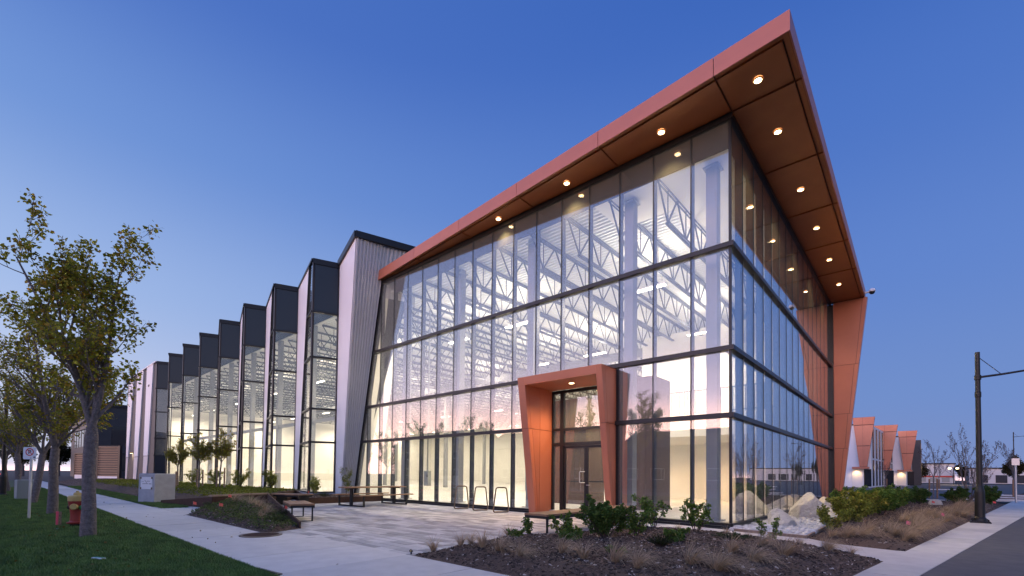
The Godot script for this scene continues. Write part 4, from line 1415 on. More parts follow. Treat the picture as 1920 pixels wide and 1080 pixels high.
# ---------------------------------------------------------------- other buildings
func build_far_buildings() -> void:
	# second hall of the same design beyond the car park
	var fb := thing("warehouse_building", "distant white hall with three tapered copper fins beyond the parking lot", "building")
	var bx0 := [-2.3, -1.6, 1.0, 3.4]
	var zz := [-77.6, -93.0, -107.5, -122.5]
	for j in 4:
		var body := MB.new()
		var zback: float = zz[j + 1] if j < 3 else -137.0
		var xe: float = bx0[j] + (0.9 if j < 3 else 0.0)
		body.hexa([Vector3(-40, -0.05, zback - 0.4), Vector3(xe, -0.05, zback - 0.4), Vector3(bx0[j], -0.05, zz[j]), Vector3(-40, -0.05, zz[j]), Vector3(-40, 9.7, zback - 0.4), Vector3(xe, 9.7, zback - 0.4), Vector3(bx0[j], 9.7, zz[j]), Vector3(-40, 9.7, zz[j])])
		var b := part("hall_body", body, M.white_metal if j < 3 else M.charcoal, fb)
		var cap := MB.new()
		cap.bx(Vector3(-40, 9.7, zback), Vector3(bx0[j] + 0.06, 9.95, zz[j] + 0.06))
		part("coping", cap, M.frame, b)
		# tall dark windows on the flank
		for k in 4:
			var t := (k + 0.7) / 4.4
			var wz := lerpf(zz[j], zback, t)
			var wx0 := lerpf(bx0[j], xe, t)
			for yy in [[0.2, 4.3], [4.55, 9.3]]:
				var w := MB.new()
				w.bx(Vector3(wx0 - 0.12, yy[0], wz - 0.75), Vector3(wx0 + 0.08, yy[1], wz + 0.75))
				part("window", w, M.window_dark, b)
		if j == 3:
			continue
		for k in 3:
			var wx: float = bx0[j] - 5.2 - k * 0.9
			var w := MB.new()
			w.bx(Vector3(wx, 0.2, zz[j] - 0.05), Vector3(wx + 0.42, 9.3, zz[j] + 0.03))
			part("window", w, M.window_dark, b)
		# copper fin in front of the corner
		var zf: float = zz[j] + 0.9
		var fx0: float = [-4.5, -2.9, 0.0][j]
		var wd: float = [2.8, 3.45, 3.0][j]
		var P := [Vector3(fx0 + wd * 0.3, 3.15, zf), Vector3(fx0 + wd * 0.64, 3.15, zf), Vector3(fx0 + wd, 10.85, zf), Vector3(fx0, 10.85, zf)]
		var core := MB.new()
		core.prism([P[0] + Vector3(0.03, 0.02, -0.02), P[1] + Vector3(-0.03, 0.02, -0.02), P[2] + Vector3(-0.03, -0.03, -0.02), P[3] + Vector3(0.03, -0.03, -0.02)], Vector3(0, 0, 0.8))
		var fin := part("copper_fin", core, M.joint, fb)
		for r in 3:
			var t0: float = [0.0, 0.42, 0.84][r] + 0.006
			var t1: float = [0.42, 0.84, 1.0][r] - 0.006
			for c in 2:
				var u0: float = [0.0, 0.46][c] + 0.004
				var u1: float = [0.46, 1.0][c] - 0.004
				var p := MB.new()
				var A0: Vector3 = P[0].lerp(P[3], t0)
				var A1: Vector3 = P[1].lerp(P[2], t0)
				var B0: Vector3 = P[0].lerp(P[3], t1)
				var B1: Vector3 = P[1].lerp(P[2], t1)
				p.prism([A0.lerp(A1, u0), A0.lerp(A1, u1), B0.lerp(B1, u1), B0.lerp(B1, u0)], Vector3(0, 0, 0.04))
				part("fin_panel", p, M.copper, fin)
		# lit entrance under the fin
		var cn := MB.new()
		cn.bx(Vector3(fx0 - 0.1, 2.85, zz[j]), Vector3(fx0 + wd * 0.72, 3.15, zf))
		part("entrance_canopy", cn, M.copper, fb)
		var ew := MB.new()
		ew.bx(Vector3(fx0 - 0.2, 0.0, zz[j] - 0.1), Vector3(fx0 + wd * 0.42, 2.85, zz[j] + 0.06))
		part("entrance_wall", ew, M.drywall, fb)
		var ed := MB.new()
		ed.bx(Vector3(fx0 + wd * 0.47, 0.1, zz[j] - 0.1), Vector3(fx0 + wd * 0.8, 2.8, zz[j] + 0.05))
		part("door", ed, M.window_dark, fb)
		downlight(fb, Vector3(fx0 + wd * 0.15, 2.85, zz[j] + 0.5), 0.1, 5.0, 70.0)
	# low white warehouse with a red band far away
	var wh := thing("warehouse", "long low white warehouse with a red stripe on the horizon at right", "warehouse")
	var a := MB.new()
	a.bx(Vector3(-20, 0, -260), Vector3(12.8, 7.3, -231))
	var ab := part("hall_body", a, M.offwhite, wh)
	var rfm := MB.new()
	rfm.bx(Vector3(-20.4, 7.3, -260.5), Vector3(13.2, 7.7, -230.6))
	part("roof", rfm, M.roof_dark, ab)
	var st := MB.new()
	st.bx(Vector3(-20, 2.25, -231), Vector3(12.7, 2.8, -230.7))
	part("red_stripe", st, M.trim_red, wh)
	for k in 9:
		var d := MB.new()
		d.bx(Vector3(-18 + k * 3.4, 0.4, -231), Vector3(-15.8 + k * 3.4, 2.1, -230.8))
		part("dock_door", d, M.cabinet, wh)
	var w2 := thing("warehouse", "pale low flat-roofed warehouse behind the bare tree at right", "warehouse")
	var c2 := MB.new()
	c2.bx(Vector3(17, 0, -260), Vector3(60, 5.6, -236))
	var c2b := part("hall_body", c2, M.offwhite, w2)
	var r2 := MB.new()
	r2.bx(Vector3(16.6, 5.6, -260.4), Vector3(60.4, 6.0, -235.6))
	part("roof", r2, M.roof_dark, c2b)
	for k in 7:
		var d := MB.new()
		d.bx(Vector3(19 + k * 5.0, 0.3, -236), Vector3(22 + k * 5.0, 3.2, -235.8))
		part("dock_door", d, M.roof_dark, w2)
	# kerbed islands of the car park
	var n := 0
	for r in [[5.2, -30.6, 9.0, -32.0], [-1.6, -37.2, 0.4, -38.6], [7.4, -36.0, 12.0, -37.2], [8.6, -44.0, 14.5, -45.4], [-2.0, -100.0, 1.5, -101.5], [2.8, -68.0, 7.4, -69.4]]:
		var k := MB.new()
		k.bevel_box(Vector3(r[0], -0.06, r[3]), Vector3(r[2], 0.1, r[1]), 0.03)
		var isl := kind(part("kerb_island", k, M.concrete), "structure") as Node3D
		var s := MB.new()
		s.bx(Vector3(r[0] + 0.18, 0.0, r[3] + 0.18), Vector3(r[2] - 0.18, 0.13, r[1] - 0.18))
		part("soil", s, M.soil, isl)
		n += 1
	var kerb := MB.new()
	kerb.bar(Vector3(-12, 0.03, -46.2), Vector3(-2.6, 0.03, -46.2), 0.2, 0.2)
	kerb.bar(Vector3(-2.6, 0.03, -46.2), Vector3(-2.3, 0.03, -24.0), 0.2, 0.2)
	kerb.bar(Vector3(-2.3, 0.03, -24.0), Vector3(4.6, 0.03, -24.4), 0.2, 0.2)
	kind(part("kerb", kerb, M.concrete), "structure")
	# dark neighbour beyond the wing, with slatted screens in front
	var nb := thing("office_building", "dark charcoal building behind the street trees at left", "building")
	var m := MB.new()
	m.bx(Vector3(-135, 0, -40), Vector3(-101, 12.3, 1.2))
	var mb_ := part("hall_body", m, M.charcoal, nb)
	var rp := MB.new()
	rp.bx(Vector3(-135.3, 12.3, -40.3), Vector3(-100.7, 12.8, 1.5))
	part("parapet", rp, M.roof_dark, mb_)
	for i in 7:
		for r in 2:
			var w := MB.new()
			var wz := -1.0 - i * 3.4
			w.bx(Vector3(-101.1, 1.2 + r * 4.6, wz - 2.2), Vector3(-100.94, 4.4 + r * 4.6, wz))
			part("window", w, M.window_dark, mb_)
			var w2b := MB.new()
			w2b.bx(Vector3(-128 + i * 3.8, 1.2 + r * 4.6, 1.1), Vector3(-125.6 + i * 3.8, 4.4 + r * 4.6, 1.26))
			part("window", w2b, M.window_dark, mb_)
	wall_lamp(Vector3(-100.9, 4.2, -1.9), "small lit wall lamp on the dark building at far left", Vector3(1, 0, 0))
	screen(Vector3(-74, 0, 3.7), Vector3(-71.0, 0, 2.0), 4.3, "large timber slat screen with a white base beside the wing's far end")
	screen(Vector3(-96, 0, 3.9), Vector3(-94.0, 0, 2.9), 3.9, "smaller timber slat screen farther away behind the second street tree")
	# lamp on the wing's end wall
	wall_lamp(Vector3(-65.3, 3.4, WZ), "lit wall lamp low on the striped end wall of the wing", Vector3(0, 0, 1))
	# houses across the street, behind the camera: the glass mirrors them
	house(Vector3(4, 0, 31), 13, 9, 6.6, 3.0, "brown two-storey house across the street mirrored in the glass right of the entrance")
	house(Vector3(-14, 0, 33), 14, 9, 4.3, 2.2, "low brown house across the street mirrored in the glass left of the entrance")
	house(Vector3(-34, 0, 33), 16, 9, 4.8, 2.6, "long low house across the street mirrored at the left end of the glass")
	house(Vector3(-58, 0, 35), 18, 10, 6.0, 2.8, "house across the street farthest to the left")
	conifer(Vector3(-24, 0, 30), 10.5, "dark conifer between the houses across the street")

func wall_lamp(at: Vector3, label: String, out: Vector3) -> void:
	var t := thing("wall_lamp", label, "wall lamp", at)
	var b := MB.new()
	b.bx(Vector3(-0.12, -0.05, -0.12) , Vector3(0.12, 0.05, 0.12))
	var h := part("housing", b, M.black_steel, t, Transform3D(Basis(), out * 0.12))
	var e := MB.new()
	e.bx(Vector3(-0.09, -0.07, -0.09), Vector3(0.09, -0.052, 0.09))
	part("light_lens", e, M.lamp_warm, h)
	var l := SpotLight3D.new()
	l.name = "light_source"
	l.light_color = Color(1.0, 0.86, 0.65)
	l.light_energy = 7.0
	l.spot_angle = 80.0
	l.spot_range = 25.0
	l.spot_attenuation = 2.0
	l.light_size = 0.09
	l.shadow_enabled = true
	h.add_child(l)
	l.position = Vector3(0, -0.1, 0)
	l.rotation.x = -PI / 2

func screen(a: Vector3, b: Vector3, h: float, label: String) -> void:
	var t := thing("slat_screen", label, "slat screen", a)
	var d := b - a
	var n := d.cross(Vector3.UP).normalized()
	if n.z < 0:
		n = -n
	var f := MB.new()
	f.bar(Vector3.ZERO, Vector3.UP * (h + 0.1), 0.16, 0.16, n)
	f.bar(d, d + Vector3.UP * (h + 0.1), 0.3, 0.3, n)
	f.bar(Vector3.UP * h, d + Vector3.UP * h, 0.2, 0.16)
	part("frame", f, M.black_steel, t)
	var bs := MB.new()
	bs.bar(Vector3.UP * 0.3, d + Vector3.UP * 0.3, 0.1, 0.6)
	part("base_wall", bs, M.white_metal, t)
	var bk := MB.new()
	bk.bar(Vector3.UP * (h * 0.5 + 0.3) - n * 0.12, d + Vector3.UP * (h * 0.5 + 0.3) - n * 0.12, 0.04, h - 0.7)
	part("backing", bk, M.black_steel, t)
	var y := 0.68
	while y < h - 0.1:
		var s := MB.new()
		s.bar(Vector3.UP * y + n * 0.02, d + Vector3.UP * y + n * 0.02, 0.06, 0.19)
		part("slat", s, M.wood_grey, t)
		y += 0.29

func house(at: Vector3, w: float, dpt: float, h: float, rise: float, label: String) -> void:
	var t := thing("house", label, "house", at)
	var b := MB.new()
	b.bx(Vector3(-w / 2, 0, 0), Vector3(w / 2, h, dpt))
	var wall := part("wall", b, M.brick_dark, t)
	var r := MB.new()
	var e := 0.5
	var ys := h - 0.05
	r.hexa([Vector3(-w / 2 - e, ys, -e), Vector3(w / 2 + e, ys, -e), Vector3(w / 2 + e, ys, dpt + e), Vector3(-w / 2 - e, ys, dpt + e), Vector3(-w / 2 - e, ys + rise, dpt / 2 - 0.1), Vector3(w / 2 + e, ys + rise, dpt / 2 - 0.1), Vector3(w / 2 + e, ys + rise, dpt / 2 + 0.1), Vector3(-w / 2 - e, ys + rise, dpt / 2 + 0.1)])
	part("roof", r, M.roof_dark, t)
	var n := int(w / 2.6)
	for i in n:
		var x := -w / 2 + (i + 0.5) * w / n
		for fl in range(int(h / 2.8)):
			if fl == 0 and i == n / 2:
				var d := MB.new()
				d.bx(Vector3(x - 0.45, 0.1, -0.04), Vector3(x + 0.45, 2.1, 0.1))
				part("door", d, M.black_steel, wall)
				continue
			var f := MB.new()
			f.bx(Vector3(x - 0.65, 0.95 + fl * 2.8, -0.05), Vector3(x + 0.65, 2.15 + fl * 2.8, 0.1))
			var wn := part("window", f, M.offwhite, wall)
			var p := MB.new()
			p.bx(Vector3(x - 0.57, 1.03 + fl * 2.8, -0.06), Vector3(x + 0.57, 2.07 + fl * 2.8, 0.0))
			part("pane", p, M.window_dark, wn)

func conifer(at: Vector3, h: float, label: String) -> void:
	var t := thing("conifer_tree", label, "tree", at)
	var tr := MB.new()
	tr.tube([Vector3.ZERO, Vector3(0, h, 0)], [0.22, 0.03], 7)
	part("trunk", tr, M.bark, t)
	var cr := MB.new()
	cr.use_col = true
	for i in 5200:
		var u := pow(rng.randf(), 1.4)
		var y := 0.9 + u * (h - 0.9)
		var rad := (1.0 - u) * 2.3 + 0.12
		var ang := rng.randf() * TAU
		var rr := rad * sqrt(rng.randf()) * (0.7 + 0.3 * sin(y * 7.0))
		var p := Vector3(cos(ang) * rr, y - rr * 0.25, sin(ang) * rr)
		var d := Vector3(cos(ang), -0.35, sin(ang)).normalized() * 0.2
		var s := Vector3(-sin(ang), rng.randf_range(-0.4, 0.4), cos(ang)) * 0.045
		var k := rng.randf_range(0.6, 1.3)
		cr.col = Color(0.03 * k, 0.05 * k, 0.022 * k)
		cr.tri(p - s, p + s, p + d)
	part("crown", cr, M.leaf, t)

# ---------------------------------------------------------------- street furniture
func build_street_furniture() -> void:
	fire_hydrant()
	no_parking_sign()
	lamp_post(Vector3(4.95, -0.01, -7.56), 5.25, 1.0, "tall black street lamp with one arm beside the right-hand sidewalk")
	lamp_post(Vector3(-28.75, 0.0, 12.15), 5.5, -1.0, "black street lamp at the left edge behind the street trees")
	lamp_post(Vector3(14.5, -0.01, -95.0), 9.0, 1.0, "far black street lamp at the right edge beyond the parking lot")
	marker_block()
	picnic_table()
	long_bench(Vector3(-2.6, 0, 0.6), Vector3(-2.6, 0, 4.72), 0.62, "long timber bench on dark steel legs in front of the copper entrance")
	long_bench(Vector3(-10.3, 0, 6.55), Vector3(-8.65, 0, 7.02), 0.6, "short square timber bench on the plaza beside the left planting bed")
	wall_seat()
	bike_racks()
	steel_walls()
	# utility cabinet, cone, post, litter on the lawn
	var cb := thing("utility_cabinet", "pale grey utility cabinet on the lawn between the street trees", "utility cabinet", Vector3(-24.4, 0.0, 11.55), 0.1)
	var b := MB.new()
	b.bevel_box(Vector3(-0.3, 0.06, -0.3), Vector3(0.3, 0.88, 0.3), 0.02)
	part("case", b, M.cabinet, cb)
	var bp := MB.new()
	bp.bx(Vector3(-0.35, -0.02, -0.35), Vector3(0.35, 0.07, 0.35))
	part("base", bp, M.precast, cb)
	var dr := MB.new()
	dr.bx(Vector3(0.3, 0.12, -0.26), Vector3(0.312, 0.82, 0.26))
	part("door", dr, M.cabinet, cb)
	var cn := thing("traffic_cone", "orange traffic cone by the far lawn edge behind the trees", "traffic cone", Vector3(-37.1, 0.0, 11.4))
	var c := MB.new()
	c.lathe([Vector2(0.16, 0.03), Vector2(0.03, 0.72), Vector2(0.0, 0.72)], 16)
	part("cone_body", c, M.cone_orange, cn)
	var cc := MB.new()
	cc.lathe([Vector2(0.115, 0.3), Vector2(0.09, 0.45)], 16)
	part("white_band", cc, M.sign_white, cn)
	var cbs := MB.new()
	cbs.bevel_box(Vector3(-0.2, 0, -0.2), Vector3(0.2, 0.04, 0.2), 0.01)
	part("base", cbs, M.cone_orange, cn)
	var pk := thing("marker_stake", "wooden stake painted bright pink at the foot of the second street tree", "stake", Vector3(-10.55, 0.03, 11.5))
	var s := MB.new()
	s.bx(Vector3(-0.022, -0.1, -0.02), Vector3(0.022, 0.36, 0.02))
	part("stake", s, M.wood_grey, pk, Transform3D(Basis(), Vector3(0.09, 0, 0.0)))
	var s2 := MB.new()
	s2.bx(Vector3(-0.026, 0.05, -0.02), Vector3(0.026, 0.34, 0.02))
	part("pink_strip", s2, M.flag_pink, pk, Transform3D(Basis(Vector3.FORWARD, 0.06), Vector3(-0.03, 0.02, 0.04)))
	var lt := thing("litter_packet", "small white and green packet lying on the lawn near the bottom left", "litter", Vector3(-4.93, 0.075, 11.5), 0.4)
	var l := MB.new()
	l.bevel_box(Vector3(-0.1, 0, -0.03), Vector3(0.1, 0.016, 0.03), 0.006)
	part("packet", l, M.sign_white, lt)
	var lg := MB.new()
	lg.bx(Vector3(-0.09, 0.0155, -0.022), Vector3(0.09, 0.019, 0.01))
	part("green_print", lg, mat(lin(0.02, 0.25, 0.16), 0.6), lt)
	var l2 := MB.new()
	l2.bevel_box(Vector3(-0.05, 0, -0.015), Vector3(0.05, 0.008, 0.015), 0.003)
	tag(part("litter_scrap", l2, M.sign_white, self, Transform3D(Basis(Vector3.UP, 0.8), Vector3(-9.9, 0.07, 11.6))), "pale scrap of litter on the lawn beside the hydrant", "litter")
	# low bollard light at the tip of the front bed
	var bl := thing("bollard_light", "tiny dark ground spotlight with amber glass at the left tip of the front bed", "ground light", Vector3(-2.55, 0.0, 7.98))
	var bb := MB.new()
	bb.tube([Vector3(0, 0, 0), Vector3(0, 0.05, 0)], [0.012, 0.012], 8)
	bb.tube([Vector3(-0.012, 0.045, -0.02), Vector3(0.012, 0.06, 0.02)], [0.02, 0.024], 12)
	part("body", bb, M.black_steel, bl)
	var bg := MB.new()
	bg.lathe([Vector2(0.019, 0.0), Vector2(0.0, 0.006)], 12)
	part("amber_lens", bg, M.hydrant_yellow, bl, Transform3D(Basis(Vector3.RIGHT, 1.15), Vector3(0.0125, 0.0605, 0.021)))
	var fp := thing("flood_light_pole", "short pole with two lit yellow flood lights before the far warehouse", "flood light", Vector3(9.9, 0, -160.0))
	var fpm := MB.new()
	fpm.tube([Vector3(0, 0, 0), Vector3(0, 4.6, 0)], [0.09, 0.07], 8)
	fpm.bx(Vector3(-0.9, 4.5, -0.06), Vector3(0.9, 4.62, 0.06))
	part("pole", fpm, M.black_steel, fp)
	for sx in [-0.75, 0.75]:
		var hm := MB.new()
		hm.bx(Vector3(sx - 0.3, 4.2, -0.15), Vector3(sx + 0.3, 4.6, 0.1))
		var hp := part("lamp_head", hm, M.black_steel, fp)
		var lm := MB.new()
		lm.bx(Vector3(sx - 0.27, 4.23, 0.1), Vector3(sx + 0.27, 4.57, 0.12))
		part("light_lens", lm, M.lamp_warm, hp)
		var sl := SpotLight3D.new()
		sl.name = "light_source"
		sl.light_color = Color(1.0, 0.85, 0.6)
		sl.light_energy = 60.0
		sl.spot_angle = 70.0
		sl.spot_range = 60.0
		sl.spot_attenuation = 2.0
		sl.light_size = 0.2
		sl.shadow_enabled = true
		hp.add_child(sl)
		sl.position = Vector3(sx, 4.4, 0.2)
		sl.rotation = Vector3(-0.7, PI, 0)
	var wp := thing("sign_post", "slim pale post standing alone by the far part of the right sidewalk", "post", Vector3(7.75, 0, -27.5))
	var wpm := MB.new()
	wpm.tube([Vector3(0, -0.1, 0), Vector3(0, 2.6, 0)], [0.05, 0.05], 8)
	part("post", wpm, M.galv, wp)
	var wpc := MB.new()
	wpc.bx(Vector3(-0.16, 2.2, 0.05), Vector3(0.16, 2.6, 0.06))
	part("plate", wpc, M.galv, wp)
	# parked car far up the street
	car(Vector3(-92, -0.01, 12.6), PI / 2, "dark car with red tail lights far up the street at left")

func fire_hydrant() -> void:
	var t := thing("fire_hydrant", "red fire hydrant with a yellow bonnet on the lawn by the nearest tree", "fire hydrant", Vector3(-10.2, 0.03, 11.26), -0.2)
	var b := MB.new()
	b.lathe([Vector2(0.115, 0.1), Vector2(0.16, 0.115), Vector2(0.165, 0.14), Vector2(0.12, 0.155), Vector2(0.112, 0.17), Vector2(0.108, 0.3), Vector2(0.118, 0.42), Vector2(0.135, 0.5), Vector2(0.148, 0.56), Vector2(0.15, 0.6)], 26)
	part("barrel", b, M.hydrant_red, t)
	var f := MB.new()
	f.lathe([Vector2(0.0, -0.1), Vector2(0.105, -0.1), Vector2(0.105, 0.1), Vector2(0.0, 0.1)], 20)
	part("foot", f, M.black_steel, t)
	var y := MB.new()
	y.lathe([Vector2(0.15, 0.6), Vector2(0.158, 0.605), Vector2(0.158, 0.69), Vector2(0.145, 0.715), Vector2(0.07, 0.725), Vector2(0.065, 0.765), Vector2(0.05, 0.785), Vector2(0.0, 0.79)], 26)
	part("bonnet", y, M.hydrant_yellow, t)
	var nut := MB.new()
	nut.lathe([Vector2(0.03, 0.785), Vector2(0.026, 0.82), Vector2(0.0, 0.82)], 5)
	part("top_nut", nut, M.hydrant_yellow, t)
	# side outlet facing left, pumper cap facing the viewer, far outlet
	var dl := Vector3(-0.75, 0, 0.66)
	var o := MB.new()
	o.tube([Vector3(0, 0.46, 0) + dl * 0.1, Vector3(0, 0.46, 0) + dl * 0.16], [0.06, 0.06], 14)
	o.tube([Vector3(0, 0.46, 0) + dl * 0.16, Vector3(0, 0.46, 0) + dl * 0.2], [0.068, 0.06], 8)
	o.tube([Vector3(0, 0.46, 0) + dl * 0.2, Vector3(0, 0.46, 0) + dl * 0.25], [0.022, 0.02], 5)
	part("outlet_cap", o, M.black_steel, t)
	var df := Vector3(0.97, 0, 0.24)
	var p := MB.new()
	p.tube([Vector3(0, 0.48, 0) + df * 0.1, Vector3(0, 0.48, 0) + df * 0.165, Vector3(0, 0.48, 0) + df * 0.175], [0.068, 0.068, 0.058], 18)
	part("pumper_cap", p, M.hydrant_yellow, t)
	var q := MB.new()
	q.tube([Vector3(0, 0.46, 0) - dl * 0.1, Vector3(0, 0.46, 0) - dl * 0.18], [0.055, 0.055], 12)
	part("outlet_cap", q, mat(lin(0.05, 0.22, 0.06), 0.5), t)

func no_parking_sign() -> void:
	var t := thing("no_parking_sign", "white no parking sign with red ring on a galvanised post on the lawn", "sign", Vector3(-13.3, 0.0, 11.86), -0.15)
	var p := MB.new()
	p.tube([Vector3(0.05, -0.2, 0), Vector3(0, 1.62, 0)], [0.028, 0.028], 10)
	part("post", p, M.galv, t)
	# the plate faces the camera's side of the street
	var face := Basis(Vector3.UP, 0.95)
	var pl := MB.new()
	var w := 0.155
	var h := 0.155
	var r := 0.03
	var poly := []
	for c in [[w - r, h - r, 0], [-w + r, h - r, 1], [-w + r, -h + r, 2], [w - r, -h + r, 3]]:
		for k in 5:
			var a: float = (c[2] + k / 4.0) * PI / 2
			poly.append(Vector3(c[0] + r * cos(a), c[1] + r * sin(a), 0))
	pl.prism(poly, Vector3(0, 0, 0.006))
	var at := Transform3D(face, Vector3(0.0, 1.72, 0.035))
	var plate := part("plate", pl, M.sign_white, t, at)
	var ring := MB.new()
	var n := 40
	for i in n:
		var a0 := TAU * i / n
		var a1 := TAU * (i + 1) / n
		var c0 := Vector3(cos(a0), sin(a0), 0)
		var c1 := Vector3(cos(a1), sin(a1), 0)
		var o := Vector3(0.0, 0.03, 0.003)
		ring.quad(o + c0 * 0.075, o + c0 * 0.098, o + c1 * 0.098, o + c1 * 0.075)
	var dg := Vector3(1, -1, 0).normalized()
	var dn := Vector3(1, 1, 0).normalized() * 0.009
	var oo := Vector3(0.0, 0.03, 0.0032)
	ring.quad(oo - dg * 0.08 - dn, oo + dg * 0.08 - dn, oo + dg * 0.08 + dn, oo - dg * 0.08 + dn)
	part("red_ring", ring, M.sign_red, plate)
	var tm := TextMesh.new()
	tm.text = "P"
	tm.font_size = 32
	tm.pixel_size = 0.0044
	tm.depth = 0.001
	var sf := SystemFont.new()
	sf.font_names = PackedStringArray(["Droid Sans"])
	sf.font_weight = 700
	tm.font = sf
	part("letter", tm, M.print_black, plate, Transform3D(Basis(), Vector3(0.0, 0.03, 0.002)))
	var ar := MB.new()
	ar.tri(Vector3(0.08, -0.1, 0.003), Vector3(0.115, -0.12, 0.003), Vector3(0.115, -0.08, 0.003))
	ar.tri(Vector3(0.15, -0.1, 0.003), Vector3(0.115, -0.08, 0.003), Vector3(0.115, -0.12, 0.003))
	part("arrow", ar, M.print_black, plate)

func lamp_post(at: Vector3, h: float, dir: float, label: String) -> void:
	var t := thing("street_lamp", label, "street lamp", at)
	var b := MB.new()
	b.bevel_box(Vector3(-0.23, -0.02, -0.23), Vector3(0.23, 0.07, 0.23), 0.03)
	b.lathe([Vector2(0.16, 0.07), Vector2(0.15, 0.14), Vector2(0.12, 0.18), Vector2(0.115, 0.95), Vector2(0.1, 1.05), Vector2(0.075, 1.15)], 18)
	for k in 4:
		var a := PI / 4 + k * PI / 2
		b.tube([Vector3(cos(a) * 0.24, 0.05, sin(a) * 0.24), Vector3(cos(a) * 0.24, 0.12, sin(a) * 0.24)], [0.022, 0.022], 6)
	part("base", b, M.black_steel, t)
	var p := MB.new()
	p.tube([Vector3(0, 1.1, 0), Vector3(0, h, 0)], [0.072, 0.058], 16)
	part("pole", p, M.black_steel, t)
	var cl := MB.new()
	cl.lathe([Vector2(0.065, h - 1.4), Vector2(0.075, h - 1.38), Vector2(0.075, h - 1.24), Vector2(0.065, h - 1.22)], 16)
	cl.lathe([Vector2(0.066, h - 0.86), Vector2(0.08, h - 0.85), Vector2(0.08, h - 0.72), Vector2(0.066, h - 0.71)], 16)
	part("collar", cl, M.black_steel, t)
	var ya := h - 0.78
	var arm := MB.new()
	arm.tube([Vector3(0, ya, 0), Vector3(dir * 0.5, ya + 0.03, 0), Vector3(dir * 1.1, ya + 0.09, 0)], [0.034, 0.032, 0.028], 10)
	part("arm", arm, M.black_steel, t)
	var st := MB.new()
	st.tube([Vector3(dir * 0.04, h - 0.18, 0), Vector3(dir * 0.5, ya + 0.04, 0)], [0.01, 0.01], 6)
	part("stay_rod", st, M.black_steel, t)
	var hd := MB.new()
	var x0 := dir * 1.05
	var x1 := dir * 1.75
	hd.hexa([Vector3(minf(x0, x1), ya + 0.03, -0.12), Vector3(maxf(x0, x1), ya + 0.05, -0.12), Vector3(maxf(x0, x1), ya + 0.05, 0.12), Vector3(minf(x0, x1), ya + 0.03, 0.12), Vector3(minf(x0, x1) + 0.12, ya + 0.15, -0.05), Vector3(maxf(x0, x1) - 0.12, ya + 0.15, -0.05), Vector3(maxf(x0, x1) - 0.12, ya + 0.15, 0.05), Vector3(minf(x0, x1) + 0.12, ya + 0.15, 0.05)])
	part("lamp_head", hd, M.black_steel, t)

func marker_block() -> void:
	var t := thing("concrete_marker", "rough concrete block with a white metal plaque beside the left sidewalk", "concrete block", Vector3(-20.1, 0.0, 7.95), 0.42)
	var b := MB.new()
	b.bevel_box(Vector3(-0.45, -0.05, -0.42), Vector3(0.45, 1.2, 0.42), 0.025)
	part("block", b, M.precast, t)
	var p := MB.new()
	var z := 0.43
	var w := 0.33
	p.prism([Vector3(-w, 0.56, z), Vector3(w, 0.56, z), Vector3(w, 1.06, z), Vector3(-w, 1.06, z)], Vector3(0, 0, 0.012))
	var pl := part("plaque", p, M.sign_white, t)
	for c in [[-w + 0.02, 0.6], [w - 0.02, 0.6], [-w + 0.02, 1.02], [w - 0.02, 1.02]]:
		var s := MB.new()
		s.bx(Vector3(c[0] - 0.025, c[1] - 0.04, z), Vector3(c[0] + 0.025, c[1] + 0.04, z + 0.02))
		part("clip", s, M.brown_steel, pl)
	var l := MB.new()
	l.bx(Vector3(-0.22, 0.775, z), Vector3(0.1, 0.79, z + 0.003))
	l.bx(Vector3(0.14, 0.772, z), Vector3(0.28, 0.792, z + 0.003))
	l.bx(Vector3(0.02, 0.88, z), Vector3(0.2, 0.895, z + 0.003))
	l.bar(Vector3(-0.1, 0.93, z + 0.001), Vector3(0.04, 0.8, z + 0.001), 0.014, 0.004, Vector3(0, 0, 1))
	l.bx(Vector3(-0.28, 0.86, z), Vector3(-0.14, 0.87, z + 0.003))
	part("printing", l, M.print_black, pl)

func picnic_table() -> void:
	var t := thing("picnic_table", "timber picnic table with attached benches on black steel frames", "picnic table", Vector3(-13.35, 0, 2.0), 0.12)
	for s in [-1.08, 1.08]:
		var f := MB.new()
		f.bx(Vector3(-0.8, 0.0, s - 0.03), Vector3(0.8, 0.05, s + 0.03))
		f.bx(Vector3(-0.8, 0.05, s - 0.03), Vector3(-0.745, 0.42, s + 0.03))
		f.bx(Vector3(0.745, 0.05, s - 0.03), Vector3(0.8, 0.42, s + 0.03))
		f.bx(Vector3(-0.07, 0.05, s - 0.035), Vector3(0.07, 0.72, s + 0.035))
		f.bx(Vector3(-0.36, 0.68, s - 0.03), Vector3(0.36, 0.72, s + 0.03))
		part("leg_frame", f, M.black_steel, t)
	for k in 6:
		var x := -0.4 + k * 0.136
		var b := MB.new()
		b.bevel_box(Vector3(x, 0.72, -1.4), Vector3(x + 0.128, 0.765, 1.4), 0.005)
		part("top_board", b, M.wood, t)
	for sx in [-0.92, 0.64]:
		for k in 2:
			var b := MB.new()
			b.bevel_box(Vector3(sx + k * 0.142, 0.42, -1.35), Vector3(sx + k * 0.142 + 0.135, 0.46, 1.35), 0.005)
			part("seat_board", b, M.wood, t)

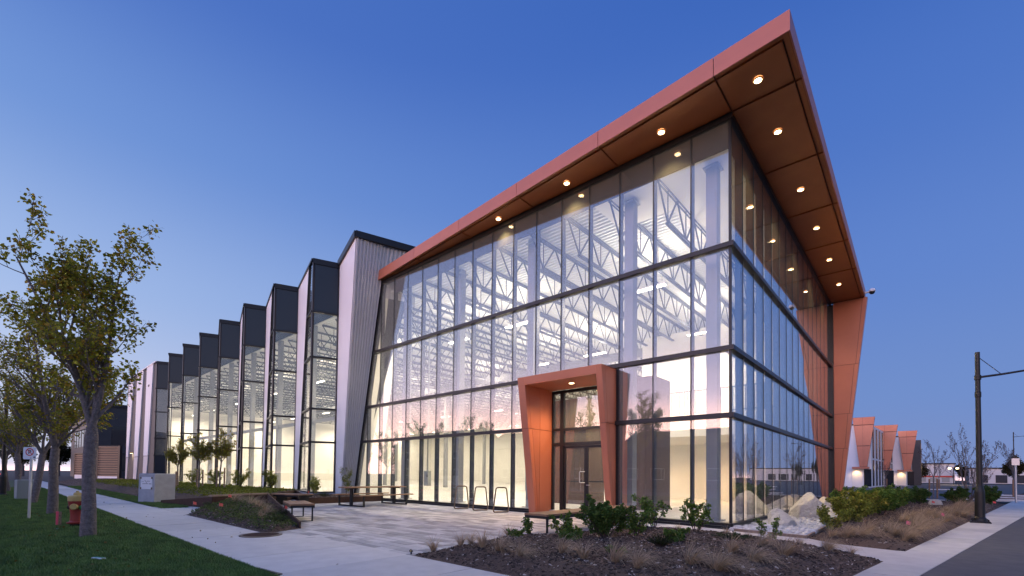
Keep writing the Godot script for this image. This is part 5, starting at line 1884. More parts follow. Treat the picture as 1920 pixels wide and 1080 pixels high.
func long_bench(a: Vector3, b: Vector3, width: float, label: String) -> void:
	var d := (b - a).normalized()
	var len_ := a.distance_to(b)
	var t := thing("bench", label, "bench", (a + b) * 0.5, atan2(d.x, d.z))
	var n := 5
	for k in n:
		var x := -width / 2 + k * width / n
		var m := MB.new()
		m.bevel_box(Vector3(x + 0.003, 0.43, -len_ / 2), Vector3(x + width / n - 0.003, 0.47, len_ / 2), 0.005)
		part("seat_board", m, M.wood, t)
	var f := MB.new()
	for s in [-1.0, 1.0]:
		f.bx(Vector3(s * (width / 2 - 0.02) - 0.016, 0.36, -len_ / 2 + 0.01), Vector3(s * (width / 2 - 0.02) + 0.016, 0.43, len_ / 2 - 0.01))
		f.bx(Vector3(-width / 2 + 0.035, 0.37, s * (len_ / 2 - 0.03) - 0.016), Vector3(width / 2 - 0.035, 0.43, s * (len_ / 2 - 0.03) + 0.016))
	part("rail", f, M.black_steel, t)
	for s in [-1.0, 1.0]:
		var g := MB.new()
		var zz: float = s * (len_ / 2 - 0.08)
		for sx in [-1.0, 1.0]:
			g.bx(Vector3(sx * (width / 2 - 0.05) - 0.018, 0.015, zz - 0.018), Vector3(sx * (width / 2 - 0.05) + 0.018, 0.37, zz + 0.018))
		g.bx(Vector3(-width / 2 + 0.032, 0.0, zz - 0.016), Vector3(width / 2 - 0.032, 0.016, zz + 0.016))
		part("leg_frame", g, M.black_steel, t)

func wall_seat() -> void:
	var t := thing("bench", "timber seat fixed to the dark steel planter wall beyond the square bench", "bench", Vector3(-15.2, 0, 4.55), 0.35)
	for k in 5:
		var m := MB.new()
		m.bevel_box(Vector3(-0.75, 0.415, -0.4 + k * 0.14), Vector3(0.75, 0.455, -0.4 + k * 0.14 + 0.134), 0.005)
		part("seat_board", m, M.wood, t)
	var f := MB.new()
	f.bx(Vector3(-0.7, 0.34, -0.38), Vector3(0.7, 0.41, 0.26))
	f.bx(Vector3(-0.6, 0.0, -0.3), Vector3(-0.55, 0.34, 0.2))
	f.bx(Vector3(0.55, 0.0, -0.3), Vector3(0.6, 0.34, 0.2))
	part("steel_frame", f, M.black_steel, t)

func bike_racks() -> void:
	var labels := ["bronze hoop bike rack farthest left in front of the glass", "middle bronze hoop bike rack of the three by the glass", "bronze hoop bike rack nearest the copper entrance"]
	var at := [Vector3(-9.42, 0, 0.68), Vector3(-8.36, 0, 0.72), Vector3(-7.28, 0, 0.78)]
	var src: Node3D
	for i in 3:
		if i == 0:
			src = thing("bike_rack", labels[0], "bike rack", at[0], 1.1, "three bike racks by the glass front")
			var pts := []
			var outline := [Vector2(-0.29, 0.02), Vector2(0.29, 0.02), Vector2(0.19, 0.86), Vector2(-0.19, 0.86)]
			for c in 4:
				var p: Vector2 = outline[c]
				var pr: Vector2 = outline[(c + 3) % 4]
				var nx: Vector2 = outline[(c + 1) % 4]
				var a := p + (pr - p).normalized() * 0.08
				var e := p + (nx - p).normalized() * 0.08
				for k in 5:
					var s := k / 4.0
					var q := a.lerp(p, s).lerp(p.lerp(e, s), s)
					pts.append(Vector3(q.x, q.y, 0))
			pts.append(pts[0])
			pts.append(pts[1])
			var rad := []
			for k in pts.size():
				rad.append(0.024)
			var m := MB.new()
			m.tube(pts, rad, 8, false)
			part("hoop", m, M.brown_steel, src)
			var ft := MB.new()
			ft.bx(Vector3(-0.24, -0.005, -0.05), Vector3(-0.12, 0.012, 0.05))
			ft.bx(Vector3(0.12, -0.005, -0.05), Vector3(0.24, 0.012, 0.05))
			part("foot_plate", ft, M.brown_steel, src)
		else:
			copy_thing(src, "bike_rack", labels[i], at[i], 1.1)

func wall_strip(mb: MB, a: Vector3, b: Vector3, ta: float, tb: float, th := 0.025) -> void:
	var d := (b - a).normalized()
	var s := d.cross(Vector3.UP).normalized() * th
	var lo := Vector3(0, -0.1, 0)
	mb.hexa([a + lo - s, b + lo - s, b + lo + s, a + lo + s, a + Vector3.UP * ta - s, b + Vector3.UP * tb - s, b + Vector3.UP * tb + s, a + Vector3.UP * ta + s])

func steel_walls() -> void:
	var e := MB.new()
	wall_strip(e, Vector3(-7.25, 0, 7.7), Vector3(-15.7, 0, 5.26), 0.15, 0.46, 0.02)
	tag(part("steel_edging", e, M.corten), "rusty steel edging that rises along the left planting bed", "planter edging")
	var u := thing("retaining_wall", "dark steel retaining wall with a timber cap behind the left planting bed", "retaining wall")
	var m := MB.new()
	wall_strip(m, Vector3(-15.33, 0, 7.25), Vector3(-15.75, 0, 5.28), 0.4, 0.43, 0.03)
	wall_strip(m, Vector3(-15.33, 0, 7.25), Vector3(-19.0, 0, 8.0), 0.4, 0.15, 0.03)
	part("steel_plate", m, M.corten, u)
	var c := MB.new()
	c.bar(Vector3(-15.45, 0.435, 7.3), Vector3(-15.86, 0.46, 5.2), 0.26, 0.05)
	part("timber_cap", c, M.wood_grey, u)
	var w := thing("retaining_wall", "dark rusty steel planter wall around the alcove with the timber seat", "retaining wall")
	for s in [[Vector3(-15.75, 0, 5.24), Vector3(-19.5, 0, 2.58), 0.45, 0.45], [Vector3(-19.5, 0, 2.54), Vector3(-15.5, 0, 3.72), 0.45, 0.26], [Vector3(-15.5, 0, 3.75), Vector3(-15.62, 0, 0.12), 0.26, 0.24]]:
		var p := MB.new()
		wall_strip(p, s[0], s[1], s[2], s[3], 0.03)
		part("steel_plate", p, M.corten, w)
	var g := MB.new()
	wall_strip(g, Vector3(0.12, 0, 0.5), Vector3(1.76, 0, 0.78), 0.06, 0.06, 0.02)
	wall_strip(g, Vector3(1.76, 0, 0.78), Vector3(1.74, 0, -2.1), 0.06, 0.06, 0.02)
	wall_strip(g, Vector3(1.74, 0, -2.1), Vector3(1.45, 0, -9.0), 0.06, 0.06, 0.02)
	wall_strip(g, Vector3(0.12, 0, 0.5), Vector3(0.14, 0, 0.14), 0.06, 0.06, 0.02)
	tag(part("timber_edging", g, M.wood_grey), "thin brown edging around the bed of white cobbles at the corner", "edging")

func car(at: Vector3, turn: float, label: String) -> void:
	var t := thing("parked_car", label, "car", at, turn)
	var b := MB.new()
	b.hexa([Vector3(-0.85, 0.3, -2.1), Vector3(0.85, 0.3, -2.1), Vector3(0.85, 0.3, 2.1), Vector3(-0.85, 0.3, 2.1), Vector3(-0.82, 0.9, -2.0), Vector3(0.82, 0.9, -2.0), Vector3(0.82, 0.8, 2.05), Vector3(-0.82, 0.8, 2.05)])
	part("body", b, M.black_steel, t)
	var c := MB.new()
	c.hexa([Vector3(-0.8, 0.85, -1.9), Vector3(0.8, 0.85, -1.9), Vector3(0.8, 0.8, 1.1), Vector3(-0.8, 0.8, 1.1), Vector3(-0.62, 1.42, -1.3), Vector3(0.62, 1.42, -1.3), Vector3(0.62, 1.42, 0.2), Vector3(-0.62, 1.42, 0.2)])
	part("cabin", c, M.window_dark, t)
	for x in [-0.75, 0.75]:
		for z in [-1.3, 1.35]:
			var w := MB.new()
			w.tube([Vector3(x - 0.1, 0.32, z), Vector3(x + 0.1, 0.32, z)], [0.32, 0.32], 16)
			part("wheel", w, M.print_black, t)
	var red := mat(Color.WHITE, 0.4)
	red.albedo_color = lin(0.4, 0.01, 0.01)
	red.emission_enabled = true
	red.emission = Color(1.0, 0.06, 0.04)
	red.emission_energy_multiplier = 6.0
	for s in [-1.0, 1.0]:
		for e in [-2.12, 2.1]:
			var l := MB.new()
			l.bx(Vector3(s * 0.68 - 0.13, 0.62, e), Vector3(s * 0.68 + 0.13, 0.78, e + 0.03))
			part("tail_light" if e > 0 else "headlight", l, red if e > 0 else M.sign_white, t)

# ---------------------------------------------------------------- trees
func leaf_at(mb: MB, p: Vector3, size: float, c: Color, r: RandomNumberGenerator) -> void:
	# a small folded leaf: four triangles
	var d := Vector3(r.randf_range(-1, 1), r.randf_range(-0.9, 0.5), r.randf_range(-1, 1)).normalized()
	var s := d.cross(Vector3(r.randf_range(-1, 1), r.randf_range(-1, 1), r.randf_range(-1, 1))).normalized()
	var n := d.cross(s)
	var L := size
	var W := size * 0.36
	mb.col = c
	var m := p + d * L * 0.5 - n * W * 0.25
	mb.tri(p, m + s * W + n * W * 0.35, p + d * L)
	mb.tri(p, p + d * L, m - s * W + n * W * 0.35)

func limb(wood: MB, crown: MB, from: Vector3, dir: Vector3, length: float, r0: float, level: int, r: RandomNumberGenerator, o: Dictionary) -> void:
	var n := 5 if level < 2 else 3
	var pts := [from]
	var rad := [r0]
	var d := dir
	var p := from
	for i in n:
		d = (d + Vector3(r.randf_range(-1, 1), r.randf_range(-0.4, 0.7), r.randf_range(-1, 1)) * o.wander).normalized()
		if level >= 1:
			d = (d + Vector3.UP * o.lift).normalized()
		p = p + d * length / n
		pts.append(p)
		rad.append(maxf(r0 * (1.0 - 0.82 * (i + 1) / n), 0.004))
	wood.tube(pts, rad, [7, 6, 4, 3][mini(level, 3)], false)
	var branches: int = o.split[mini(level, o.split.size() - 1)] if level < o.levels else 0
	for b in branches:
		var t := lerpf(o.start if level == 0 else 0.25, 1.0, (b + r.randf_range(0.2, 0.9)) / branches)
		var k := mini(int(t * n), n - 1)
		var q: Vector3 = pts[k].lerp(pts[k + 1], t * n - k)
		var axis := d.cross(Vector3(r.randf_range(-1, 1), r.randf_range(-1, 1), r.randf_range(-1, 1))).normalized()
		var nd := d.rotated(axis, deg_to_rad(r.randf_range(o.angle * 0.6, o.angle * 1.25)))
		limb(wood, crown, q, nd, length * r.randf_range(o.ratio * 0.75, o.ratio * 1.15) * (1.15 - 0.45 * t), lerpf(rad[k], rad[k + 1], t * n - k) * 0.6, level + 1, r, o)
	if level >= o.leaf_level:
		var tone := r.randf_range(0.7, 1.25)
		for i in o.leaves:
			var t := r.randf_range(0.15, 1.08)
			var k := mini(int(t * n), n - 1)
			var q: Vector3 = pts[k].lerp(pts[k + 1], t * n - k)
			q += Vector3(r.randf_range(-1, 1), r.randf_range(-1, 1), r.randf_range(-1, 1)) * o.fuzz
			var c: Color = o.c0.lerp(o.c1, r.randf())
			if r.randf() < o.accent:
				c = o.c2
			var s := tone * r.randf_range(0.75, 1.25)
			leaf_at(crown, q, o.leaf * r.randf_range(0.7, 1.3), Color(c.r * s, c.g * s, c.b * s), r)

func tree(called: String, label: String, at: Vector3, seed_: int, o: Dictionary, leaders: Array, trunk: Array, trunk_r: Array) -> Node3D:
	var r := RandomNumberGenerator.new()
	r.seed = seed_
	var t := thing(called, label, "tree", at)
	var tw := MB.new()
	tw.tube(trunk, trunk_r, 14, false)
	var wood := MB.new()
	var crown := MB.new()
	crown.use_col = true
	var top: Vector3 = trunk[trunk.size() - 1]
	for l in leaders:
		limb(wood, crown, top + l[3] if l.size() > 3 else top, l[0].normalized(), l[1], l[2], 0, r, o)
	part("trunk", tw, M.bark, t)
	part("branches", wood, M.bark, t)
	part("crown", crown, M.leaf, t)
	return t

func build_trees() -> void:
	var o := {"wander": 0.16, "lift": 0.1, "split": [11, 6, 4], "levels": 3, "start": 0.02, "angle": 44.0, "ratio": 0.42, "leaf_level": 2, "leaves": 6, "fuzz": 0.09, "leaf": 0.075,
		"c0": Color(0.26, 0.27, 0.04), "c1": Color(0.42, 0.36, 0.06), "c2": Color(0.45, 0.27, 0.06), "accent": 0.12}
	var lead := [[Vector3(-0.16, 1.0, 0.1), 3.35, 0.066], [Vector3(0.2, 1.0, -0.3), 3.0, 0.06], [Vector3(0.1, 1.0, 0.35), 2.5, 0.04], [Vector3(0.35, 1.0, 0.1), 2.4, 0.035]]
	var trunk := [Vector3(0, -0.1, 0), Vector3(0.0, 0.1, 0), Vector3(0.02, 0.6, 0), Vector3(-0.02, 1.3, 0.02), Vector3(0.02, 1.85, 0), Vector3(0.03, 2.1, 0)]
	var tr := [0.15, 0.125, 0.106, 0.096, 0.104, 0.085]
	tree("street_tree", "nearest street tree with two leaders and a wide olive-green crown, beside the hydrant", Vector3(-7.98, 0.0, 11.3), 7, o, lead, trunk, tr)
	var o2 := o.duplicate()
	o2.leaves = 5
	o2.c0 = Color(0.24, 0.25, 0.04)
	var lead2 := [[Vector3(0.22, 1.0, 0.15), 3.3, 0.075], [Vector3(-0.4, 1.0, -0.2), 2.9, 0.065], [Vector3(-0.05, 1.0, 0.4), 2.6, 0.05], [Vector3(0.5, 0.8, -0.4), 2.0, 0.04]]
	var trunk2 := [Vector3(0, -0.1, 0), Vector3(0.0, 0.1, 0), Vector3(0.1, 0.7, 0), Vector3(0.17, 1.4, 0.02), Vector3(0.22, 1.9, 0)]
	var src := tree("street_tree", "second street tree in the row, its leaning trunk just left of the hydrant", Vector3(-14.66, 0.0, 11.36), 19, o2, lead2, trunk2, [0.15, 0.12, 0.11, 0.1, 0.095])
	copy_thing(src, "street_tree", "third street tree in the row, seen just right of the no parking sign", Vector3(-20.6, 0.0, 11.5), 1.9, 0.98)
	copy_thing(src, "street_tree", "fourth street tree in the row beside the utility cabinet", Vector3(-27.2, 0.0, 11.7), 3.4, 1.04)
	copy_thing(src, "street_tree", "fifth street tree in the row, behind the left street lamp", Vector3(-34.0, 0.0, 11.9), 5.0, 0.95)
	copy_thing(src, "street_tree", "street tree farthest along the left lawn", Vector3(-41.0, 0.0, 12.1), 0.8, 1.0)
	# staked young trees in front of the wing
	var oy := {"wander": 0.2, "lift": 0.12, "split": [9, 4], "levels": 2, "start": 0.1, "angle": 55.0, "ratio": 0.5, "leaf_level": 1, "leaves": 14, "fuzz": 0.07, "leaf": 0.075,
		"c0": Color(0.2, 0.2, 0.035), "c1": Color(0.3, 0.26, 0.05), "c2": Color(0.3, 0.18, 0.05), "accent": 0.1}
	var ly := [[Vector3(0.05, 1, 0), 1.3, 0.03], [Vector3(-0.5, 0.9, 0.2), 0.9, 0.02], [Vector3(0.5, 0.9, -0.1), 0.9, 0.02], [Vector3(0.1, 0.9, 0.6), 0.8, 0.02]]
	var yt := [Vector3(0, -0.1, 0), Vector3(0.02, 0.7, 0), Vector3(-0.02, 1.35, 0.02)]
	var yl := ["young staked tree with yellow-green leaves, leftmost in front of the wing", "middle young staked tree in front of the lit wing glass", "young staked tree nearest the plaza in front of the wing"]
	var ys: Node3D
	for i in 3:
		var at: Vector3 = [Vector3(-28.4, 0.2, 5.4), Vector3(-26.1, 0.22, 4.95), Vector3(-25.5, 0.26, 4.1)][i]
		if i == 0:
			ys = tree("young_tree", yl[0], at, 31, oy, ly, yt, [0.04, 0.034, 0.03])
			for sx in [-0.16, 0.16]:
				var s := MB.new()
				s.tube([Vector3(sx, -0.2, 0.06), Vector3(sx, 1.1, 0.06)], [0.035, 0.035], 8)
				part("stake", s, M.wood_grey, ys)
		else:
			copy_thing(ys, "young_tree", yl[i], at, 2.1 * i, 1.0 + 0.08 * i)
	# bare reddish tree and staked saplings at right
	var ob := {"wander": 0.14, "lift": 0.16, "split": [8, 5, 3], "levels": 3, "start": 0.15, "angle": 30.0, "ratio": 0.45, "leaf_level": 3, "leaves": 2, "fuzz": 0.03, "leaf": 0.05,
		"c0": Color(0.06, 0.022, 0.016), "c1": Color(0.1, 0.035, 0.02), "c2": Color(0.2, 0.1, 0.03), "accent": 0.12}
	var lb := [[Vector3(-0.35, 1, 0.1), 3.1, 0.04], [Vector3(-0.12, 1, -0.2), 3.0, 0.04], [Vector3(0.3, 1, 0.1), 2.6, 0.035], [Vector3(0.5, 1, -0.1), 2.3, 0.03], [Vector3(0.1, 1, 0.35), 2.6, 0.03]]
	tree("bare_tree", "multi-stemmed bare tree with dark red buds behind the right street lamp", Vector3(5.5, 0.0, -21.5), 43, ob, lb, [Vector3(0, -0.1, 0), Vector3(0, 0.12, 0)], [0.12, 0.1])
	var lb2 := [[Vector3(0.1, 1, 0), 2.2, 0.03], [Vector3(-0.4, 1, 0.2), 1.7, 0.025], [Vector3(0.4, 1, -0.2), 1.7, 0.025]]
	var bs := tree("bare_sapling", "thin bare sapling with a timber stake in the nearer parking island", Vector3(4.2, 0.1, -31.3), 47, ob, lb2, [Vector3(0, -0.1, 0), Vector3(0.02, 1.3, 0)], [0.04, 0.035])
	for sx in [-0.2, 0.2]:
		var s := MB.new()
		s.tube([Vector3(sx, -0.2, 0.0), Vector3(sx, 1.25, 0.0)], [0.045, 0.045], 8)
		part("stake", s, M.wood, bs)
	copy_thing(bs, "bare_sapling", "thin bare sapling with stakes in the parking island right of the lamp", Vector3(8.6, 0.1, -36.6), 1.2)
	copy_thing(bs, "bare_sapling", "bare sapling by the kerb before the far white hall", Vector3(0.0, 0.1, -66.0), 2.2)
	copy_thing(bs, "bare_sapling", "bare sapling in the far island at the right edge of the photo", Vector3(11.8, 0.1, -44.6), 3.9)
	copy_thing(bs, "bare_sapling", "small bare sapling before the low white warehouse", Vector3(5.2, 0.1, -68.6), 5.1)
	# far dark trees on the horizon at right
	var fo := {"wander": 0.3, "lift": 0.05, "split": [8, 5], "levels": 2, "start": 0.05, "angle": 60.0, "ratio": 0.6, "leaf_level": 1, "leaves": 26, "fuzz": 0.5, "leaf": 0.4,
		"c0": Color(0.025, 0.028, 0.014), "c1": Color(0.05, 0.045, 0.02), "c2": Color(0.07, 0.04, 0.02), "accent": 0.1}
	var fl := [[Vector3(0.2, 1, 0), 4.5, 0.2], [Vector3(-0.5, 1, 0.2), 3.5, 0.15], [Vector3(0.5, 1, 0.3), 3.5, 0.15]]
	var fs := tree("far_tree", "round dark tree on the horizon right of the street lamp", Vector3(22, 0, -170), 53, fo, fl, [Vector3(0, -0.2, 0), Vector3(0, 2.0, 0)], [0.3, 0.25])
	var k := 0
	for p in [[33.0, -200.0, "dark tree on the horizon at the right edge"], [3.0, -215.0, "dark tree at the left end of the low white warehouse"], [14.5, -222.0, "dark tree between the two low warehouses"]]:
		copy_thing(fs, "far_tree", p[2], Vector3(p[0], 0, p[1]), k * 1.7 + 0.5, 0.9)
		k += 1
	for p in [[-128.0, 21.0, "dark tree at the end of the street at left"], [-146.0, 8.0, "dark tree far behind the no parking sign"], [-120.0, 30.0, "dark tree behind the far parked car"], [-150.0, 2.0, "dark tree past the charcoal building at left"]]:
		copy_thing(fs, "far_tree", p[2], Vector3(p[0], 0, p[1]), k * 1.3, 1.1)
		k += 1

# ---------------------------------------------------------------- planting beds
func bed_mesh(poly: PackedVector2Array, step: float, hfun: Callable) -> MB:
	var lo := poly[0]
	var hi := poly[0]
	for p in poly:
		lo = lo.min(p)
		hi = hi.max(p)
	var mb := MB.new()
	var nx := int((hi.x - lo.x) / step) + 3
	var ny := int((hi.y - lo.y) / step) + 3
	var hs := PackedFloat32Array()
	var ds := PackedFloat32Array()
	for j in ny:
		for i in nx:
			var p := Vector2(lo.x + (i - 1) * step, lo.y + (j - 1) * step)
			var d := poly_dist(p, poly)
			ds.append(d)
			hs.append(hfun.call(p, d))
	for j in ny - 1:
		for i in nx - 1:
			var k := j * nx + i
			if maxf(maxf(ds[k], ds[k + 1]), maxf(ds[k + nx], ds[k + nx + 1])) < -step * 0.2:
				continue
			var x0 := lo.x + (i - 1) * step
			var z0 := lo.y + (j - 1) * step
			var a := Vector3(x0, hs[k + nx], z0 + step)
			var b := Vector3(x0 + step, hs[k + nx + 1], z0 + step)
			var c := Vector3(x0 + step, hs[k + 1], z0)
			var e := Vector3(x0, hs[k], z0)
			mb.quad(a, b, c, e)
	return mb

func chips(poly: PackedVector2Array, hfun: Callable, count: int, called: String, near := Vector2(1.0, 10.0)) -> void:
	var b := MB.new()
	b.hexa([Vector3(-0.5, -0.14, -0.2), Vector3(0.42, -0.14, -0.26), Vector3(0.5, -0.14, 0.18), Vector3(-0.4, -0.14, 0.24), Vector3(-0.44, 0.14, -0.16), Vector3(0.48, 0.1, -0.2), Vector3(0.4, 0.14, 0.22), Vector3(-0.5, 0.1, 0.16)])
	var mm := MultiMesh.new()
	mm.transform_format = MultiMesh.TRANSFORM_3D
	mm.use_colors = true
	mm.mesh = b.mesh()
	var lo := poly[0]
	var hi := poly[0]
	for p in poly:
		lo = lo.min(p)
		hi = hi.max(p)
	var tr := []
	var tries := 0
	while tr.size() < count and tries < count * 6:
		tries += 1
		var p := Vector2(rng.randf_range(lo.x, hi.x), rng.randf_range(lo.y, hi.y))
		var d := poly_dist(p, poly)
		if d < 0.01:
			continue
		tr.append(Vector3(p.x, hfun.call(p, d) + 0.004, p.y))
	mm.instance_count = tr.size()
	for i in tr.size():
		var s := rng.randf_range(0.014, 0.06)
		var bs := Basis.from_euler(Vector3(rng.randf_range(-0.6, 0.6), rng.randf() * TAU, rng.randf_range(-0.6, 0.6))).scaled_local(Vector3(s, s * rng.randf_range(0.4, 1.0), s * rng.randf_range(0.5, 1.1)))
		mm.set_instance_transform(i, Transform3D(bs, tr[i]))
		var k := rng.randf()
		var c := Color(0.03, 0.02, 0.014).lerp(Color(0.24, 0.165, 0.12), k * k)
		if rng.randf() < 0.05:
			c = Color(0.5, 0.43, 0.36)
		mm.set_instance_color(i, c)
	var o := MultiMeshInstance3D.new()
	o.multimesh = mm
	o.material_override = M.chip
	o.name = numbered(self, called)
	add_child(o)
	kind(o, "stuff")

func tuft_mesh(seed_: int, blades: int, length: float, spread: float, wind: Vector3) -> MB:
	var r := RandomNumberGenerator.new()
	r.seed = seed_
	var mb := MB.new()
	mb.use_col = true
	for i in blades:
		var a := r.randf() * TAU
		var out := Vector3(cos(a), 0, sin(a))
		var p := out * r.randf_range(0.0, 0.035)
		var L := length * r.randf_range(0.55, 1.15)
		var d := (Vector3.UP + out * r.randf_range(0.05, spread) + wind * r.randf_range(0.1, 0.4)).normalized()
		var w := out.cross(Vector3.UP) * r.randf_range(0.0022, 0.0048)
		var k := r.randf_range(0.6, 1.25)
		var green := clampf(r.randf_range(-0.5, 0.55), 0, 1)
		var n := 5
		var prev := p
		for s in n:
			d = (d + (out * 0.12 + wind * 0.22 + Vector3.DOWN * 0.13 * (s + 0.5)) * r.randf_range(0.5, 1.4)).normalized()
			var q := prev + d * L / n
			var c := Color(0.46, 0.33, 0.21).lerp(Color(0.2, 0.22, 0.09), green * (1.0 - s * 0.2))
			mb.col = Color(c.r * k, c.g * k, c.b * k)
			var t0 := 1.0 - 0.8 * s / n
			var t1 := 1.0 - 0.8 * (s + 1) / n
			mb.quad(prev - w * t0, prev + w * t0, q + w * t1, q - w * t1)
			prev = q
	return mb

func shrub(label: String, at: Vector3, seed_: int, h: float, spread: float, stems: int, leaves: int, leaf: float, cols: Array, called := "shrub") -> Node3D:
	var o := {"wander": 0.25, "lift": 0.1, "split": [7, 3], "levels": 2, "start": 0.12, "angle": 50.0, "ratio": 0.42, "leaf_level": 1, "leaves": leaves, "fuzz": h * 0.05, "leaf": leaf, "c0": cols[0], "c1": cols[1], "c2": cols[2], "accent": 0.12}
	var r := RandomNumberGenerator.new()
	r.seed = seed_
	var t := thing(called, label, "shrub", at)
	var wood := MB.new()
	var crown := MB.new()
	crown.use_col = true
	for i in stems:
		var a := TAU * (i + r.randf() * 0.6) / stems
		var d := Vector3(cos(a) * spread, 1.0, sin(a) * spread).normalized()
		limb(wood, crown, Vector3(cos(a), 0, sin(a)) * 0.03 + Vector3(0, -0.03, 0), d, h * r.randf_range(0.75, 1.05), 0.011, 0, r, o)
	part("stems", wood, M.twig, t)
	part("foliage", crown, M.leaf, t)
	return t

func low_mound(label: String, at: Vector3, seed_: int, rad: float, h: float, c0: Color, c1: Color, called := "dwarf_conifer") -> Node3D:
	# dense low plant made of upright needle sprigs over a twiggy heart
	var r := RandomNumberGenerator.new()
	r.seed = seed_
	var t := thing(called, label, "shrub", at)
	var cr := MB.new()
	cr.use_col = true
	var wd := MB.new()
	for i in 46:
		var a := r.randf() * TAU
		var q := sqrt(r.randf())
		var d := Vector3(cos(a) * q * 1.1, 1.0 - q * 0.55, sin(a) * q * 1.1)
		var tip := Vector3(d.x * rad, d.y * h * r.randf_range(0.75, 1.1), d.z * rad)
		wd.tube([Vector3(0, -0.02, 0), tip * 0.5 + Vector3(0, 0.01, 0), tip], [0.006, 0.005, 0.002], 3, false)
		var k := r.randf_range(0.6, 1.35)
		var c := c0.lerp(c1, r.randf())
		cr.col = Color(c.r * k, c.g * k, c.b * k)
		for j in 42:
			var p := tip * r.randf_range(0.35, 1.0)
			var nd := (Vector3(r.randf_range(-1, 1), r.randf_range(-0.2, 1.0), r.randf_range(-1, 1)).normalized() + d.normalized() * 0.7).normalized() * r.randf_range(0.025, 0.05)
			var s := nd.cross(Vector3(r.randf_range(-1, 1), r.randf_range(-1, 1), r.randf_range(-1, 1))).normalized() * 0.0035
			cr.tri(p - s, p + s, p + nd)
	part("stems", wd, M.twig, t)
	part("foliage", cr, M.leaf, t)
	return t

func boulder(label: String, at: Vector3, size: Vector3, seed_: int, turn: float) -> void:
	var r := RandomNumberGenerator.new()
	r.seed = seed_
	var nz := FastNoiseLite.new()
	nz.seed = seed_
	nz.frequency = 1.6
	nz.fractal_octaves = 3
	var planes := []
	for i in 11:
		var n := Vector3(r.randf_range(-1, 1), r.randf_range(-0.3, 1), r.randf_range(-1, 1)).normalized()
		planes.append([n, r.randf_range(0.5, 0.78)])
	var N := 26
	var pts := []
	for j in N + 1:
		var row := []
		for i in N * 2:
			var th := PI * j / N
			var ph := TAU * i / (N * 2)
			var d := Vector3(sin(th) * cos(ph), cos(th), sin(th) * sin(ph))
			var rr := 1.0
			for pl in planes:
				var c: float = d.dot(pl[0])
				if c > 0.01:
					rr = minf(rr, pl[1] / c)
			rr *= 1.0 + 0.07 * nz.get_noise_3dv(d * 1.6) + 0.02 * nz.get_noise_3dv(d * 7.0)
			row.append(Vector3(d.x * size.x, d.y * size.y, d.z * size.z) * rr)
		pts.append(row)
	var mb := MB.new()
	for j in N:
		for i in N * 2:
			var k := (i + 1) % (N * 2)
			mb.quad(pts[j][i], pts[j][k], pts[j + 1][k], pts[j + 1][i])
	var o := part("boulder", mb, M.rock, self, Transform3D(Basis(Vector3.UP, turn), at))
	tag(o, label, "boulder")

func cobble_mesh(seed_: int) -> ArrayMesh:
	var r := RandomNumberGenerator.new()
	r.seed = seed_
	var k := Vector3(r.randf_range(0.9, 1.25), r.randf_range(0.5, 0.7), r.randf_range(0.7, 0.95))
	var ph := r.randf() * 6.0
	var P := func(j: int, i: int) -> Vector3:
		var th := PI * j / 5.0
		var a := TAU * i / 8.0
		var d := Vector3(sin(th) * cos(a), cos(th), sin(th) * sin(a))
		return Vector3(d.x * k.x, d.y * k.y, d.z * k.z) * (1.0 + 0.12 * sin(a * 2.0 + ph) * sin(th) + 0.08 * sin(a * 3.0 + ph * 2.0) * sin(th))
	var mb := MB.new()
	for j in 5:
		for i in 8:
			var q: Array = [P.call(j, i), P.call(j, i + 1), P.call(j + 1, i + 1), P.call(j + 1, i)]
			mb.quad_n(q[0], q[1], q[2], q[3], q[0].normalized() * 1.0, q[1].normalized(), q[2].normalized(), q[3].normalized())
	return mb.mesh()

var bed_noise := FastNoiseLite.new()

func bed_h(base: float, slope: float, p: Vector2, d: float) -> float:
	return clampf(d * slope, -0.07, base) + (0.022 * bed_noise.get_noise_2d(p.x * 2.0, p.y * 2.0) + 0.012 * bed_noise.get_noise_2d(p.x * 9.0, p.y * 9.0)) * clampf(d * 6.0, 0, 1)

func front_h(p: Vector2, d: float) -> float:
	return bed_h(0.15, 0.28, p, d)

func side_h(p: Vector2, d: float) -> float:
	return bed_h(0.1, 0.25, p, d)

func wedge_h(p: Vector2, d: float) -> float:
	var up := clampf((-7.0 - p.x) / 9.0, 0, 1) * clampf((8.7 - p.y) / 1.6, 0, 1)
	return bed_h(0.1 + 0.26 * up, 0.5, p, d)

func terrace_h(p: Vector2, d: float) -> float:
	var t := smoothstep(7.9, 5.6, p.y)
	return bed_h(0.05 + 0.33 * t, 0.9, p, d)

func planter_h(p: Vector2, d: float) -> float:
	return bed_h(0.2, 2.0, p, d)

func on(h: Callable, poly: PackedVector2Array, x: float, z: float) -> Vector3:
	var p := Vector2(x, z)
	return Vector3(x, h.call(p, poly_dist(p, poly)) - 0.01, z)

